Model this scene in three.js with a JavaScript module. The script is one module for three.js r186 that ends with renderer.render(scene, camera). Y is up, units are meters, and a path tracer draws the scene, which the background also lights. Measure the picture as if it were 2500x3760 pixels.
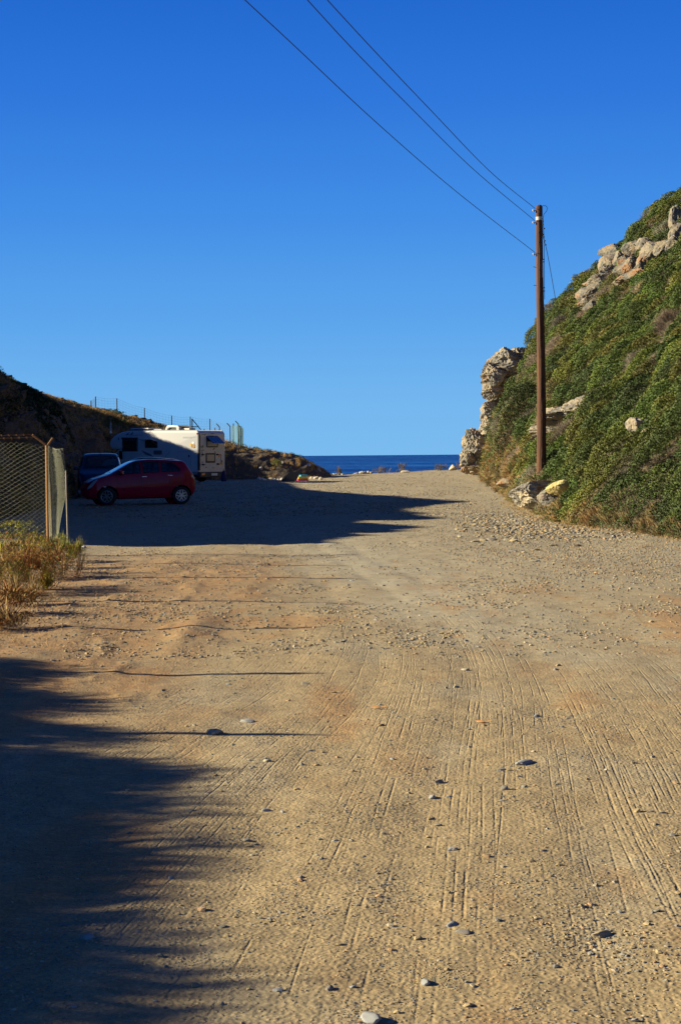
import * as THREE from 'three';
import { mergeGeometries, mergeVertices, toCreasedNormals } from 'three/addons/utils/BufferGeometryUtils.js';
import { RoundedBoxGeometry } from 'three/addons/geometries/RoundedBoxGeometry.js';
import { createNoise2D, createNoise3D } from 'simplex-noise';

// ---------------------------------------------------------------- camera, sky, sun, exposure
const scene = new THREE.Scene();
const FOCAL = 5600, PW = 2500, PH = 3760;                         // focal length and frame of the photograph, in its pixels
const camera = new THREE.PerspectiveCamera(2 * Math.atan(PH / 2 / FOCAL) * 180 / Math.PI, 680 / 1024, 0.05, 60000);
camera.position.set(0, 1.6, 0);
camera.rotation.order = 'YXZ';
camera.rotation.set(-Math.atan(208 / FOCAL), 0, -0.0084);
camera.updateMatrixWorld(true);

const EXPOSURE = 2.35;
const renderer = new THREE.WebGLRenderer({ antialias: true });
renderer.toneMapping = THREE.LinearToneMapping;
renderer.toneMappingExposure = EXPOSURE;
renderer.shadowMap.enabled = true;

const SUN_ELEVATION = 21 * Math.PI / 180, SUN_TURN = 4 * Math.PI / 180;   // low, from the left
const sunDir = new THREE.Vector3(-Math.cos(SUN_ELEVATION) * Math.cos(SUN_TURN), Math.sin(SUN_ELEVATION), -Math.cos(SUN_ELEVATION) * Math.sin(SUN_TURN));
const sun = new THREE.DirectionalLight(new THREE.Color().setRGB(1, 0.88, 0.63), 5);
sun.name = 'sun';
sun.position.copy(sunDir).multiplyScalar(200).add(new THREE.Vector3(0, 0, -50));
sun.target.position.set(0, 0, -50);
sun.castShadow = true;
sun.shadow.mapSize.set(4096, 4096);
Object.assign(sun.shadow.camera, { left: -75, right: 75, top: 40, bottom: -40, near: 1, far: 420 });
scene.add(sun, sun.target);

{ // clear evening sky: paler at the horizon, deepening evenly to the zenith, the same all round
  const W = 16, H = 512, data = new Float32Array(W * H * 4);
  const stops = [[0, .20, .50, .86], [2, .175, .47, .86], [5, .108, .38, .84], [9, .055, .27, .79], [13, .029, .188, .71], [17, .015, .136, .61], [24, .008, .082, .40], [35, .005, .048, .24], [55, .004, .03, .155], [90, .003, .023, .12]];
  for (let j = 0; j < H; j++) {
    const el = Math.max(0, ((j + .5) / H - .5) * 180);
    let k = 0; while (k < stops.length - 2 && el > stops[k + 1][0]) k++;
    const a = stops[k], b = stops[k + 1], t = Math.min(1, (el - a[0]) / (b[0] - a[0]));
    for (let i = 0; i < W; i++) for (let c = 0; c < 4; c++) data[(j * W + i) * 4 + c] = c < 3 ? (a[c + 1] + (b[c + 1] - a[c + 1]) * t) / EXPOSURE : 1;
  }
  const sky = new THREE.DataTexture(data, W, H, THREE.RGBAFormat, THREE.FloatType);
  sky.mapping = THREE.EquirectangularReflectionMapping; sky.magFilter = THREE.LinearFilter; sky.minFilter = THREE.LinearFilter; sky.needsUpdate = true;
  scene.background = sky; scene.environment = sky;
}

// ---------------------------------------------------------------- helpers
const V = (x, y, z) => new THREE.Vector3(x, y, z);
const RGB = (r, g, b) => new THREE.Color().setRGB(r, g, b);
function rng(seed) { let s = seed >>> 0; return () => { s = (s + 0x6D2B79F5) >>> 0; let t = Math.imul(s ^ (s >>> 15), 1 | s); t = (t + Math.imul(t ^ (t >>> 7), 61 | t)) ^ t; return ((t ^ (t >>> 14)) >>> 0) / 4294967296; }; }
const n2 = createNoise2D(rng(11)), n3 = createNoise3D(rng(12));
const fbm2 = (x, y, o = 4) => { let s = 0, a = 1, t = 0; for (let i = 0; i < o; i++) { s += a * n2(x, y); t += a; a *= .5; x = x * 2.03 + 7.1; y = y * 2.03 + 3.7; } return s / t; };
const fbm3 = (x, y, z, o = 4) => { let s = 0, a = 1, t = 0; for (let i = 0; i < o; i++) { s += a * n3(x, y, z); t += a; a *= .5; x = x * 2.03 + 7.1; y = y * 2.03 + 3.7; z = z * 2.03 + 1.3; } return s / t; };
const clamp = (x, a = 0, b = 1) => Math.min(b, Math.max(a, x));
const lerp = (a, b, t) => a + (b - a) * t;
const smooth = (a, b, x) => { const t = clamp((x - a) / (b - a)); return t * t * (3 - 2 * t); };
const bump1 = (x, c, w) => Math.exp(-(((x - c) / w) ** 2));
const taken = new Map();
const numbered = (name) => { const k = taken.get(name) ?? 0; taken.set(name, k + 1); return k ? name + '_' + String(k).padStart(3, '0') : name; };
function tag(o, label, category, group) { o.userData.label = label; o.userData.category = category; if (group) o.userData.group = group; return o; }
function shade(o) { o.traverse((m) => { if (m.isMesh) { m.castShadow = true; m.receiveShadow = true; } }); return o; }
function mesh(name, geo, mat, parent) { const m = new THREE.Mesh(geo, mat); m.castShadow = m.receiveShadow = true; if (parent) { m.name = name; parent.add(m); } else { m.name = numbered(name); scene.add(m); } return m; }
function thing(name, label, category, pos, turn = 0, group) { const g = new THREE.Group(); g.name = numbered(name); if (pos) g.position.copy(pos); g.rotation.y = turn; scene.add(g); return tag(g, label, category, group); }
function part(name, parent) { const g = new THREE.Group(); g.name = name; parent.add(g); return g; }
function structure(name, geo, mat, label) { const m = mesh(name, geo, mat); m.userData.kind = 'structure'; if (label) m.userData.label = label; return m; }
const M = (color, rough = .8, extra = {}) => new THREE.MeshStandardMaterial({ color: Array.isArray(color) ? RGB(...color) : color, roughness: rough, ...extra });
const P = (color, rough = .5, extra = {}) => new THREE.MeshPhysicalMaterial({ color: Array.isArray(color) ? RGB(...color) : color, roughness: rough, ...extra });
const box = (w, h, d, x = 0, y = 0, z = 0) => new THREE.BoxGeometry(w, h, d).translate(x, y, z);
const rbox = (w, h, d, r, x = 0, y = 0, z = 0, s = 2) => new RoundedBoxGeometry(w, h, d, s, r).translate(x, y, z);
const cyl = (r0, r1, h, n = 12, x = 0, y = 0, z = 0) => new THREE.CylinderGeometry(r1, r0, h, n).translate(x, y + h / 2, z);
function rod(a, b, r, n = 6, r2 = r) { // straight bar between two points
  const d = b.clone().sub(a), g = new THREE.CylinderGeometry(r2, r, d.length(), n);
  g.applyQuaternion(new THREE.Quaternion().setFromUnitVectors(V(0, 1, 0), d.clone().normalize()));
  return g.translate((a.x + b.x) / 2, (a.y + b.y) / 2, (a.z + b.z) / 2);
}
const tube = (pts, r, seg = 40, n = 6) => new THREE.TubeGeometry(new THREE.CatmullRomCurve3(pts), seg, r, n);
const merge = (list) => mergeGeometries(list.map((g) => { const h = g.index ? g.toNonIndexed() : g; for (const k of Object.keys(h.attributes)) if (!['position', 'normal', 'uv'].includes(k)) h.deleteAttribute(k); return h; }));
function geom(pos, idx, col, uv) { const g = new THREE.BufferGeometry(); g.setAttribute('position', new THREE.Float32BufferAttribute(pos, 3)); if (col) g.setAttribute('color', new THREE.Float32BufferAttribute(col, 3)); if (uv) g.setAttribute('uv', new THREE.Float32BufferAttribute(uv, 2)); if (idx) g.setIndex(idx); g.computeVertexNormals(); return g; }
function at(px, py, d) { // the point that stands at depth d (metres ahead of the camera) on the sight line through a spot of the photograph
  const v = V((px - PW / 2) / FOCAL, -(py - PH / 2) / FOCAL, -1).applyQuaternion(camera.quaternion);
  return v.multiplyScalar(d / -v.z).add(camera.position);
}
// a line of profiles: rows = [[depth, [x, h], [x, h] ...] ...], every row with the same number of points
function profileAt(rows, d) {
  let k = 0; while (k < rows.length - 2 && d > rows[k + 1][0]) k++;
  const a = rows[k], b = rows[k + 1], t = clamp((d - a[0]) / (b[0] - a[0])), s = t * t * (3 - 2 * t) * .5 + t * .5, out = [];
  for (let i = 1; i < a.length; i++) out.push([lerp(a[i][0], b[i][0], s), lerp(a[i][1], b[i][1], s)]);
  return out;
}
function profileHeight(rows, x, d) {
  if (d < rows[0][0] || d > rows[rows.length - 1][0]) return -9;
  const p = profileAt(rows, d), sign = p[1][0] > p[0][0] ? 1 : -1;
  if ((x - p[0][0]) * sign < 0) return -9;
  for (let i = 0; i < p.length - 1; i++) if ((x - p[i + 1][0]) * sign <= 0) return lerp(p[i][1], p[i + 1][1], (x - p[i][0]) / (p[i + 1][0] - p[i][0] || 1));
  return p[p.length - 1][1];
}

// ---------------------------------------------------------------- terrain: heights
const LEFT = [
  [20, [-8, -.3], [-9, .2], [-10, .5], [-12, 1], [-15, 1.8], [-20, 2.4], [-45, 2]],
  [27.2, [-8, -.3], [-9, .3], [-10, .7], [-12, 1.4], [-15, 2.4], [-20, 3.2], [-45, 3]],
  [28.4, [-8.3, -.3], [-8.8, 2.2], [-10, 3.0], [-12, 4.2], [-15, 5.3], [-20, 6.5], [-45, 5]],
  [35.4, [-8.7, -.3], [-9.1, 2.4], [-10, 3.2], [-12, 4.6], [-15, 6.2], [-20, 8.3], [-45, 6]],
  [37.3, [-8.8, -.3], [-9.2, 2.4], [-10, 3.2], [-12, 4.4], [-15, 5.8], [-20, 7.4], [-45, 6]],
  [40.2, [-9.0, -.3], [-9.3, 2.4], [-10, 3.5], [-12, 4.7], [-15, 6.4], [-20, 8.7], [-45, 6]],
  [45, [-9.2, -.3], [-9.45, 2.6], [-10, 3.9], [-12, 5.0], [-15, 6.2], [-20, 7.9], [-45, 6]],
  [53.5, [-9.8, -.3], [-10.1, 1.8], [-10.8, 2.6], [-12, 4.3], [-15, 6.5], [-20, 9.4], [-45, 7]],
  [58, [-10.2, -.3], [-10.6, 1.8], [-11.6, 2.9], [-13, 4.5], [-15.5, 6.2], [-20, 8.5], [-45, 7]],
  [63, [-10.8, -.2], [-11.5, 1.8], [-12.6, 3.3], [-14, 4.6], [-16, 5.8], [-20, 7.6], [-45, 6]],
  [70, [-11.5, -.1], [-12.3, 2], [-14, 4.3], [-15.6, 5.1], [-17, 5.6], [-20, 6.4], [-45, 5]],
  [76, [-12.5, -.1], [-13, 1.5], [-14.2, 4.0], [-15.2, 4.7], [-17, 5.5], [-20, 6.6], [-45, 5]],
  [82.4, [-14, 0], [-14.6, 2], [-15.5, 4.0], [-16.8, 4.9], [-18.3, 5.6], [-20, 6.25], [-45, 5]],
  [83.6, [-14.2, 0], [-14.8, 2], [-15.7, 4.1], [-17, 5.0], [-18.5, 6.0], [-20, 6.9], [-45, 5]],
  [89.5, [-12, 0], [-12.8, 1.2], [-14.5, 3.2], [-16.2, 4.3], [-18, 5.4], [-20, 6.3], [-45, 5]],
  [92.3, [-6, -.1], [-7, .05], [-9, .2], [-12.5, 2.2], [-16, 4.2], [-20, 6.0], [-45, 5]],
  [94.2, [-.9, -.2], [-2.6, .05], [-7, .3], [-12.4, 2.8], [-16.3, 4.5], [-20, 5.9], [-45, 5]],
  [95.5, [-.8, .05], [-2.6, .9], [-7, 1.75], [-12.4, 3.3], [-16.3, 4.7], [-20, 5.9], [-45, 5]],
  [97, [-.5, .1], [-2.7, 1.4], [-6.5, 2.0], [-13, 3.75], [-16.4, 4.75], [-20, 5.8], [-45, 5]],
  [100, [-.4, .1], [-2.75, 1.5], [-6, 2.05], [-13.4, 4.0], [-16.5, 4.75], [-20, 5.7], [-45, 5]],
  [106, [-.5, -1.5], [-3, .6], [-6, 1.2], [-13.4, 2.8], [-16.5, 3.8], [-20, 4.8], [-45, 4]],
  [114, [-.5, -6], [-3, -5], [-6, -4], [-13, -2], [-16, -1], [-20, 0], [-45, 0]],
  [130, [-.5, -7], [-3, -7], [-6, -7], [-13, -7], [-16, -7], [-20, -7], [-45, -7]],
];
const RIGHT = [
  [4, [12, -.3], [13, .4], [15, 2], [18, 4.6], [21, 7], [25, 10], [31, 14], [60, 25]],
  [20, [8.8, -.3], [9.5, .5], [11, 1.8], [14, 4.4], [17, 7.2], [21, 11], [27, 16], [60, 30]],
  [28.6, [6.3, -.3], [6.9, .4], [8, 1.3], [10, 3.1], [13, 5.9], [18, 10.3], [25, 16.5], [60, 32]],
  [34.7, [4.9, -.3], [5.6, .4], [6.8, 1.3], [9, 3.2], [12.5, 6.3], [18, 11.3], [25, 17.5], [60, 33]],
  [40, [5.2, -.3], [5.7, .4], [6.9, 1.45], [9, 3.2], [12.5, 6.4], [18, 11.5], [25, 17.7], [60, 33]],
  [46, [5.5, -.3], [6.0, .58], [7.2, 1.6], [9, 3.2], [12.5, 6.4], [18, 11.7], [25, 18], [60, 34]],
  [60, [6.4, -.2], [6.9, .9], [7.8, 2.1], [10, 4.4], [13.4, 7.8], [18, 12.2], [25, 18.6], [60, 34]],
  [75, [7.3, 0], [7.7, 1.3], [8.4, 2.9], [11, 5.6], [15, 9.7], [19, 13.4], [25, 19.1], [60, 34]],
  [85, [7.9, .1], [8.3, 1.6], [9.1, 4.0], [11.2, 6.9], [14.5, 10.4], [19, 14.4], [25, 19.7], [60, 35]],
  [93, [8.4, .2], [8.9, 1.4], [9.9, 4.4], [10.6, 6.6], [12.2, 9.0], [15, 11.6], [21.2, 17.3], [60, 36]],
  [95.5, [8.6, .2], [9.1, 1.3], [10.1, 4.2], [10.9, 6.6], [12.5, 9.6], [15, 11.7], [21.2, 17.3], [60, 36]],
  [99, [8.6, -1.5], [9.4, .5], [10.4, 3], [11.7, 5.5], [13.7, 8], [17, 11.5], [22, 16], [60, 34]],
  [108, [9, -6], [10, -5], [11, -4], [12, -3], [14, -1], [18, 4], [24, 10], [60, 28]],
  [135, [9, -7], [10, -7], [11, -7], [12, -7], [14, -7], [18, -6], [24, -2], [60, 8]],
];
const edgeDepth = (x) => 109 + 1.2 * fbm2(x * .35, 4.4, 3);
const trackShift = (d) => { const p = [[2, -.15], [4, 0], [8, .45], [11, .8], [13, .9], [17, .62], [24, -.25], [40, -2]]; const f = (q) => { let k = 0; while (k < p.length - 2 && q > p[k + 1][0]) k++; return lerp(p[k][1], p[k + 1][1], clamp((q - p[k][0]) / (p[k + 1][0] - p[k][0]))); }; let s = 0; for (let i = -4; i <= 4; i++) s += f(d + i * .55); return s / 9; };
const clayMask = (x, d) => smooth(-.6, -1.9, x - .03 * (d - 12) + .5 * fbm2(x * .6, d * .35, 3)) * smooth(27, 21, d) * smooth(7, 11, d);
function ground(x, d) { // height of the trodden ground
  let h = .2 * smooth(50, 80, d) + .03 * smooth(80, 105, d) * (1 + clamp(x, -2, 9) * 1.1);
  h += .35 * smooth(-3.6, -7.5, x) * smooth(32, 24, d) + .2 * smooth(-9, -14, x);
  h += .04 * fbm2(x * .22, d * .16, 3) * smooth(2, 8, d);
  h += .007 * fbm2(x * 1.7, d * 1.1, 3);
  const clay = clayMask(x, d);
  if (clay > .01) { // lumps of bulldozed earth at the left
    const r = fbm2(x * 1.25 + .3 * d * .2, d * .42, 4);
    h += clay * (.013 * Math.max(0, r + .1) + .01 * smooth(.2, .5, r) + .008 * Math.abs(fbm2(x * 2.1, d * 1.0 + 9, 3)));
    h += .04 * clay * bump1(x, -2.5, .33) * (.5 + .5 * n2(d * .6, 3)) + .05 * clay * bump1(x, -1.35, .22) * smooth(16.5, 14.5, d) * smooth(11.5, 12.8, d);
  }
  const s = x - trackShift(d); // long shallow wheel ruts
  for (const [c, w, a] of [[-.55, .16, .012], [.15, .13, .01], [.75, .15, .012], [1.7, .16, .008], [-1.2, .14, .008]]) h -= a * bump1(s, c + .12 * n2(d * .13, c * 3), w) * (.6 + .4 * n2(d * .3, c));
  h += .03 * smooth(.25, .6, fbm2(x * .5, d * .4 + 30, 4)) * smooth(3, 6, x) * smooth(20, 26, d);
  const e = edgeDepth(x); if (d > e) h -= (d - e) * .55 + .1 * smooth(0, .6, d - e);
  return h;
}
const leftHill = (x, d) => profileHeight(LEFT, x, d), rightHill = (x, d) => profileHeight(RIGHT, x, d);
const surface = (x, d) => Math.max(ground(x, d), leftHill(x, d), rightHill(x, d));
function hit(px, py, from = 3, to = 130) { // where the sight line through a spot of the photograph meets the land
  const v = at(px, py, 1).sub(camera.position); let d = from, step = .25;
  const over = (t) => camera.position.y + v.y * t - surface(v.x * t, t);
  while (d < to && over(d) > 0) d += step;
  let a = d - step, b = d; for (let i = 0; i < 14; i++) { const m = (a + b) / 2; over(m) > 0 ? a = m : b = m; }
  return V(v.x * b, surface(v.x * b, b), -b);
}
const onGround = (x, d, up = 0) => V(x, surface(x, d) + up, -d);
// ---------------------------------------------------------------- textures
function dataTexture(n, m, fill, srgb) {
  const data = new Uint8Array(n * m * 4); fill(data);
  const t = new THREE.DataTexture(data, n, m, THREE.RGBAFormat); t.wrapS = t.wrapT = THREE.RepeatWrapping; t.magFilter = THREE.LinearFilter; t.minFilter = THREE.LinearMipmapLinearFilter; t.generateMipmaps = true;
  if (srgb) t.colorSpace = THREE.SRGBColorSpace; t.needsUpdate = true; return t;
}
function tileNoise(seed) { // value noise that repeats after p cells
  const r = rng(seed), tab = new Float32Array(65536); for (let i = 0; i < 65536; i++) tab[i] = r();
  const v = (i, j) => tab[((i * 7919 + j * 104729) >>> 0) & 65535];
  return (x, y, p, q = p) => { const i = Math.floor(x), j = Math.floor(y), fx = x - i, fy = y - j, ux = fx * fx * (3 - 2 * fx), uy = fy * fy * (3 - 2 * fy), a = (i % p + p) % p, b = (a + 1) % p, c = (j % q + q) % q, e = (c + 1) % q; return lerp(lerp(v(a, c), v(b, c), ux), lerp(v(a, e), v(b, e), ux), uy); };
}
// fine dirt: heights (for the normal map) and colour grain, one tile = 1.6 m
const DIRT = 1024, dirtHeight = new Float32Array(DIRT * DIRT), dirtTone = new Float32Array(DIRT * DIRT * 3);
{
  const a = tileNoise(31), b = tileNoise(32), r = rng(33);
  for (let j = 0; j < DIRT; j++) for (let i = 0; i < DIRT; i++) {
    const u = i / DIRT, v = j / DIRT, k = j * DIRT + i;
    const f = .5 * a(u * 16, v * 16, 16) + .7 * a(u * 48, v * 48, 48) + .6 * b(u * 128, v * 128, 128) + .5 * b(u * 300, v * 300, 300);
    dirtHeight[k] = f;
    const t = .8 + .2 * (b(u * 20, v * 20, 20) - .5) + .26 * (a(u * 90, v * 90, 90) - .5) + .34 * (b(u * 340, v * 340, 340) - .5);
    dirtTone[k * 3] = t; dirtTone[k * 3 + 1] = t; dirtTone[k * 3 + 2] = t;
  }
  for (let s = 0; s < 9000; s++) { // grit
    const cx = r() * DIRT, cy = r() * DIRT, R = 1 + 3.2 * r() ** 3, el = .7 + .6 * r(), an = r() * 3.14, pale = r(), tint = pale < .45 ? [.78, .82, .86] : pale < .75 ? [1.15, 1.1, 1.0] : [1.05, .85, .68], g = .6 + .5 * r();
    for (let y = -5; y <= 5; y++) for (let x = -5; x <= 5; x++) {
      const xx = (x * Math.cos(an) + y * Math.sin(an)) / el, yy = (-x * Math.sin(an) + y * Math.cos(an)) * el, q = Math.hypot(xx, yy) / R; if (q > 1) continue;
      const k = (((cy + y) & 1023) * DIRT + ((cx + x) & 1023));
      dirtHeight[k] += .55 * R * Math.sqrt(1 - q * q);
      for (let c = 0; c < 3; c++) dirtTone[k * 3 + c] = lerp(dirtTone[k * 3 + c], tint[c] * g, .75);
    }
  }
}
const dirtMap = dataTexture(DIRT, DIRT, (o) => { for (let k = 0; k < DIRT * DIRT; k++) { for (let c = 0; c < 3; c++) o[k * 4 + c] = 255 * clamp(dirtTone[k * 3 + c] * .86) ** (1 / 2.2); o[k * 4 + 3] = 255; } }, true);
const normalFrom = (h, N, strength) => dataTexture(N, N, (o) => { for (let j = 0; j < N; j++) for (let i = 0; i < N; i++) { const dx = h[j * N + (i + 1) % N] - h[j * N + (i + N - 1) % N], dy = h[((j + 1) % N) * N + i] - h[((j + N - 1) % N) * N + i], k = (j * N + i) * 4, l = 1 / Math.hypot(dx * strength, dy * strength, 1); o[k] = 127.5 - 127.5 * dx * strength * l; o[k + 1] = 127.5 - 127.5 * dy * strength * l; o[k + 2] = 127.5 + 127.5 * l; o[k + 3] = 255; } });
const dirtNormal = normalFrom(dirtHeight, DIRT, .42);
for (const t of [dirtMap, dirtNormal]) t.repeat.set(1 / 1.6, 1 / 1.6);
// tyre prints pressed into the near road: one map over x -3.6..3.6 m, 3..17 m ahead
const TX0 = -3.6, TX1 = 3.6, TD0 = 3, TD1 = 17, TN = 2048;
const printBump = dataTexture(TN, TN, (o) => {
  const h = new Float32Array(TN * TN), r = rng(77), px = (TX1 - TX0) / TN, pd = (TD1 - TD0) / TN;
  const tracks = [];
  for (let i = 0; i < 190; i++) { const k = (i + r()) / 190; tracks.push({ s: -2.1 + 4.9 * k + .12 * (r() - .5), lean: .05 * (r() - .5) - .06 * (k - .35) + .07 * smooth(.45, 0, k), bow: .02 * (r() - .5), d0: 1.5 + 8.5 * r() ** 1.5, len: 3 + 11 * r(), n: 1 + Math.floor(3 * r() ** 1.5), gap: .036 + .035 * r(), g: .0032 + .002 * r(), deep: .18 + .72 * r() ** 1.7, cross: r() < .12, seed: r() * 99 }); }
  for (let j = 0; j < TN; j++) {
    const d = TD0 + (j + .5) * pd, shift = trackShift(d);
    for (const t of tracks) {
      const on = smooth(t.d0, t.d0 + .6, d) * smooth(t.d0 + t.len, t.d0 + t.len - 1.2, d); if (on < .02) continue;
      const c = t.s + t.lean * (d - 7) + t.bow * (d - 8) ** 2 * .12 + shift + .015 * n2(d * .3, t.seed), W = t.n * t.gap / 2 + .02;
      const fade = on * t.deep * clamp(.55 + .75 * n2(d * .8, t.seed + 5)); if (fade < .03) continue;
      for (let i = Math.max(0, Math.floor((c - W - TX0) / px)); i <= Math.min(TN - 1, Math.ceil((c + W - TX0) / px)); i++) {
        const u = TX0 + (i + .5) * px - c; let v = 0;
        for (let k = 0; k < t.n; k++) { const q = Math.abs(u - (k - (t.n - 1) / 2) * t.gap) / t.g; const keep = .35 + .65 * smooth(-.35, .3, n2(d * 4 + k * 13, t.seed + k)); if (q < 2.4) v = Math.max(v, Math.exp(-q * q) * keep); if (q > 1 && q < 2.6) v -= .12 * keep; }
        if (t.cross) v += .25 * (Math.sin(d * 190 + u * 40) > .2 ? 1 : 0) * smooth(W, W * .6, Math.abs(u));
        h[j * TN + i] -= fade * v;
      }
    }
  }
  for (let j = 0; j < TN; j++) for (let i = 0; i < TN; i++) {
    const x = TX0 + (i + .5) * px, d = TD0 + (j + .5) * pd, e = smooth(0, .06, i / TN) * smooth(1, .94, i / TN) * smooth(0, .03, j / TN) * smooth(1, .85, j / TN);
    const rough = .05 * n2(x * 11, d * 11) + .07 * n2(x * 38, d * 38);
    const k = (j * TN + i) * 4; o[k] = o[k + 1] = o[k + 2] = 255 * clamp(.62 + e * (.215 * h[j * TN + i] + rough)); o[k + 3] = 255;
  }
});
printBump.wrapS = printBump.wrapT = THREE.ClampToEdgeWrapping; printBump.generateMipmaps = false; printBump.minFilter = THREE.LinearFilter;
printBump.repeat.set(1 / (TX1 - TX0), 1 / (TD1 - TD0)); printBump.offset.set(-TX0 / (TX1 - TX0), -TD0 / (TD1 - TD0));
// rock: rough normal, one tile = 2 m (used through uv in metres)
const ROCKN = 512, rockHeight = new Float32Array(ROCKN * ROCKN);
{ const a = tileNoise(41), b = tileNoise(42); for (let j = 0; j < ROCKN; j++) for (let i = 0; i < ROCKN; i++) { const u = i / ROCKN, v = j / ROCKN; let h = 0; for (const [f, w] of [[8, 2.2], [20, 1.6], [50, 1], [120, .6]]) h += w * Math.abs(a(u * f, v * f, f) - .5) * 2 + w * .4 * b(u * f * 2, v * f * 2, f * 2); rockHeight[j * ROCKN + i] = h; } }
const rockNormal = normalFrom(rockHeight, ROCKN, 1.4); rockNormal.repeat.set(.5, .5);
const grainMap = dataTexture(256, 256, (o) => { const a = tileNoise(51); for (let j = 0; j < 256; j++) for (let i = 0; i < 256; i++) { const u = i / 256, v = j / 256, t = .78 + .25 * (a(u * 12, v * 12, 12) - .5) + .35 * (a(u * 60, v * 60, 60) - .5) + .25 * (a(u * 128, v * 128, 128) - .5), k = (j * 256 + i) * 4; o[k] = o[k + 1] = o[k + 2] = 255 * clamp(t) ** (1 / 2.2); o[k + 3] = 255; } }, true);

// ---------------------------------------------------------------- the ground sheet
function axis(list) { const out = []; for (const [a, b, s0, s1] of list) { let x = a; while (x < b - 1e-6) { out.push(x); x += lerp(s0, s1, (x - a) / (b - a)); } } out.push(list[list.length - 1][1]); return out; }
{
  const xs = axis([[-60, -14, 6, 1], [-14, -5, .4, .14], [-5, -2.6, .1, .04], [-2.6, 2.6, .03, .03], [2.6, 7, .04, .12], [7, 14, .16, .5], [14, 60, 1, 6]]);
  const ds = axis([[-30, 2, 4, .2], [2, 12, .03, .03], [12, 28, .035, .09], [28, 60, .1, .3], [60, 116, .32, .4], [116, 124, .5, 1]]);
  const pos = [], col = [], uv = [], idx = [], nx = xs.length, nd = ds.length;
  for (const d of ds) for (const x of xs) {
    const h = ground(x, d); pos.push(x, h, -d); uv.push(x, d);
    // earth colours: tan road dust, orange clay, grey gravel
    const n = fbm2(x * .55, d * .22, 4), m = fbm2(x * 1.6 + 40, d * .8, 4), f = fbm2(x * 5, d * 3.2, 3), s = x - trackShift(d);
    const clay = clamp(clayMask(x, d) * (.75 + .5 * m) + .75 * smooth(.22, .55, n + .25 * m) * smooth(24, 14, d) + .35 * smooth(.3, .6, fbm2(x * .9 + 9, d * .3, 3)));
    const grey = clamp(.9 * smooth(15, 24, d) * (1 - clayMask(x, d)) * (.55 + .5 * m) + .55 * smooth(.1, .5, -n + .3 * m) + .6 * smooth(.4, 3, x + .12 * (d - 9)) * smooth(8, 13, d) * (1 - clayMask(x, d)));
    let r = .425, g = .316, b = .156;
    r = lerp(r, .405, grey); g = lerp(g, .338, grey); b = lerp(b, .208, grey); { const lane = bump1(s, .45, .75) * smooth(11, 15, d) * smooth(40, 28, d) * (.7 + .4 * n2(d * .5, x)); r = lerp(r, .46, lane); g = lerp(g, .405, lane); b = lerp(b, .275, lane); }
    r = lerp(r, .415, clay); g = lerp(g, .235, clay); b = lerp(b, .083, clay);
    const t = 1 + .1 * m + .1 * f; col.push(r * t, g * t, b * t);
  }
  for (let j = 0; j < nd - 1; j++) for (let i = 0; i < nx - 1; i++) { const a = j * nx + i, b = a + 1, c = a + nx, e = c + 1; idx.push(a, b, c, b, e, c); }
  const g = geom(pos, idx, col, uv);
  structure('dirt_road', g, new THREE.MeshStandardMaterial({ vertexColors: true, roughness: .95, map: dirtMap, normalMap: dirtNormal, normalScale: new THREE.Vector2(.65, .65), bumpMap: printBump, bumpScale: .021 }), 'tan dirt road and parking ground with tyre tracks and gravel');
}

// ---------------------------------------------------------------- sea
{
  const N = 512, a = tileNoise(61), b = tileNoise(62), hh = new Float32Array(N * N);
  for (let j = 0; j < N; j++) for (let i = 0; i < N; i++) { const u = i / N, v = j / N; hh[j * N + i] = 6 * a(u * 10, v * 16, 10, 16) + 3.4 * b(u * 24, v * 40, 24, 40) + 1.8 * a(u * 60, v * 90, 60, 90) + .8 * b(u * 128, v * 170, 128, 170); }
  const wave = normalFrom(hh, N, .85); wave.repeat.set(1 / 46, 1 / 46);
  const tone = dataTexture(512, 512, (o) => { for (let j = 0; j < 512; j++) for (let i = 0; i < 512; i++) { const u = i / 512, v = j / 512; let t = .5 * a(u * 9, v * 34, 9, 34) + .3 * b(u * 34, v * 110, 34, 110) + .3 * a(u * 90, v * 240, 90, 240); t = clamp((t - .36) * 2.4); const k = (j * 512 + i) * 4; o[k] = 255 * lerp(.25, 1, t); o[k + 1] = 255 * lerp(.4, 1, t); o[k + 2] = 255 * lerp(.55, 1, t); o[k + 3] = 255; } }, true);
  tone.repeat.set(1 / 380, 1 / 1700);
  const pos = [], uv = [], idx = [], xs = [-30000, -3000, -400, -60, 0, 60, 400, 3000, 30000], ds = [96, 200, 420, 1000, 3000, 9000, 30000, 50000];
  for (const d of ds) for (const x of xs) { pos.push(x, -4.6, -d); uv.push(x, d); }
  for (let j = 0; j < ds.length - 1; j++) for (let i = 0; i < xs.length - 1; i++) { const p = j * xs.length + i, q = p + xs.length; idx.push(p, p + 1, q, p + 1, q + 1, q); }
  structure('sea', geom(pos, idx, null, uv), P([.012, .105, .38], .4, { map: tone, normalMap: wave, normalScale: new THREE.Vector2(1, 1), ior: 1.33, specularIntensity: .45 }), 'deep blue choppy sea up to the horizon');
}

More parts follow.
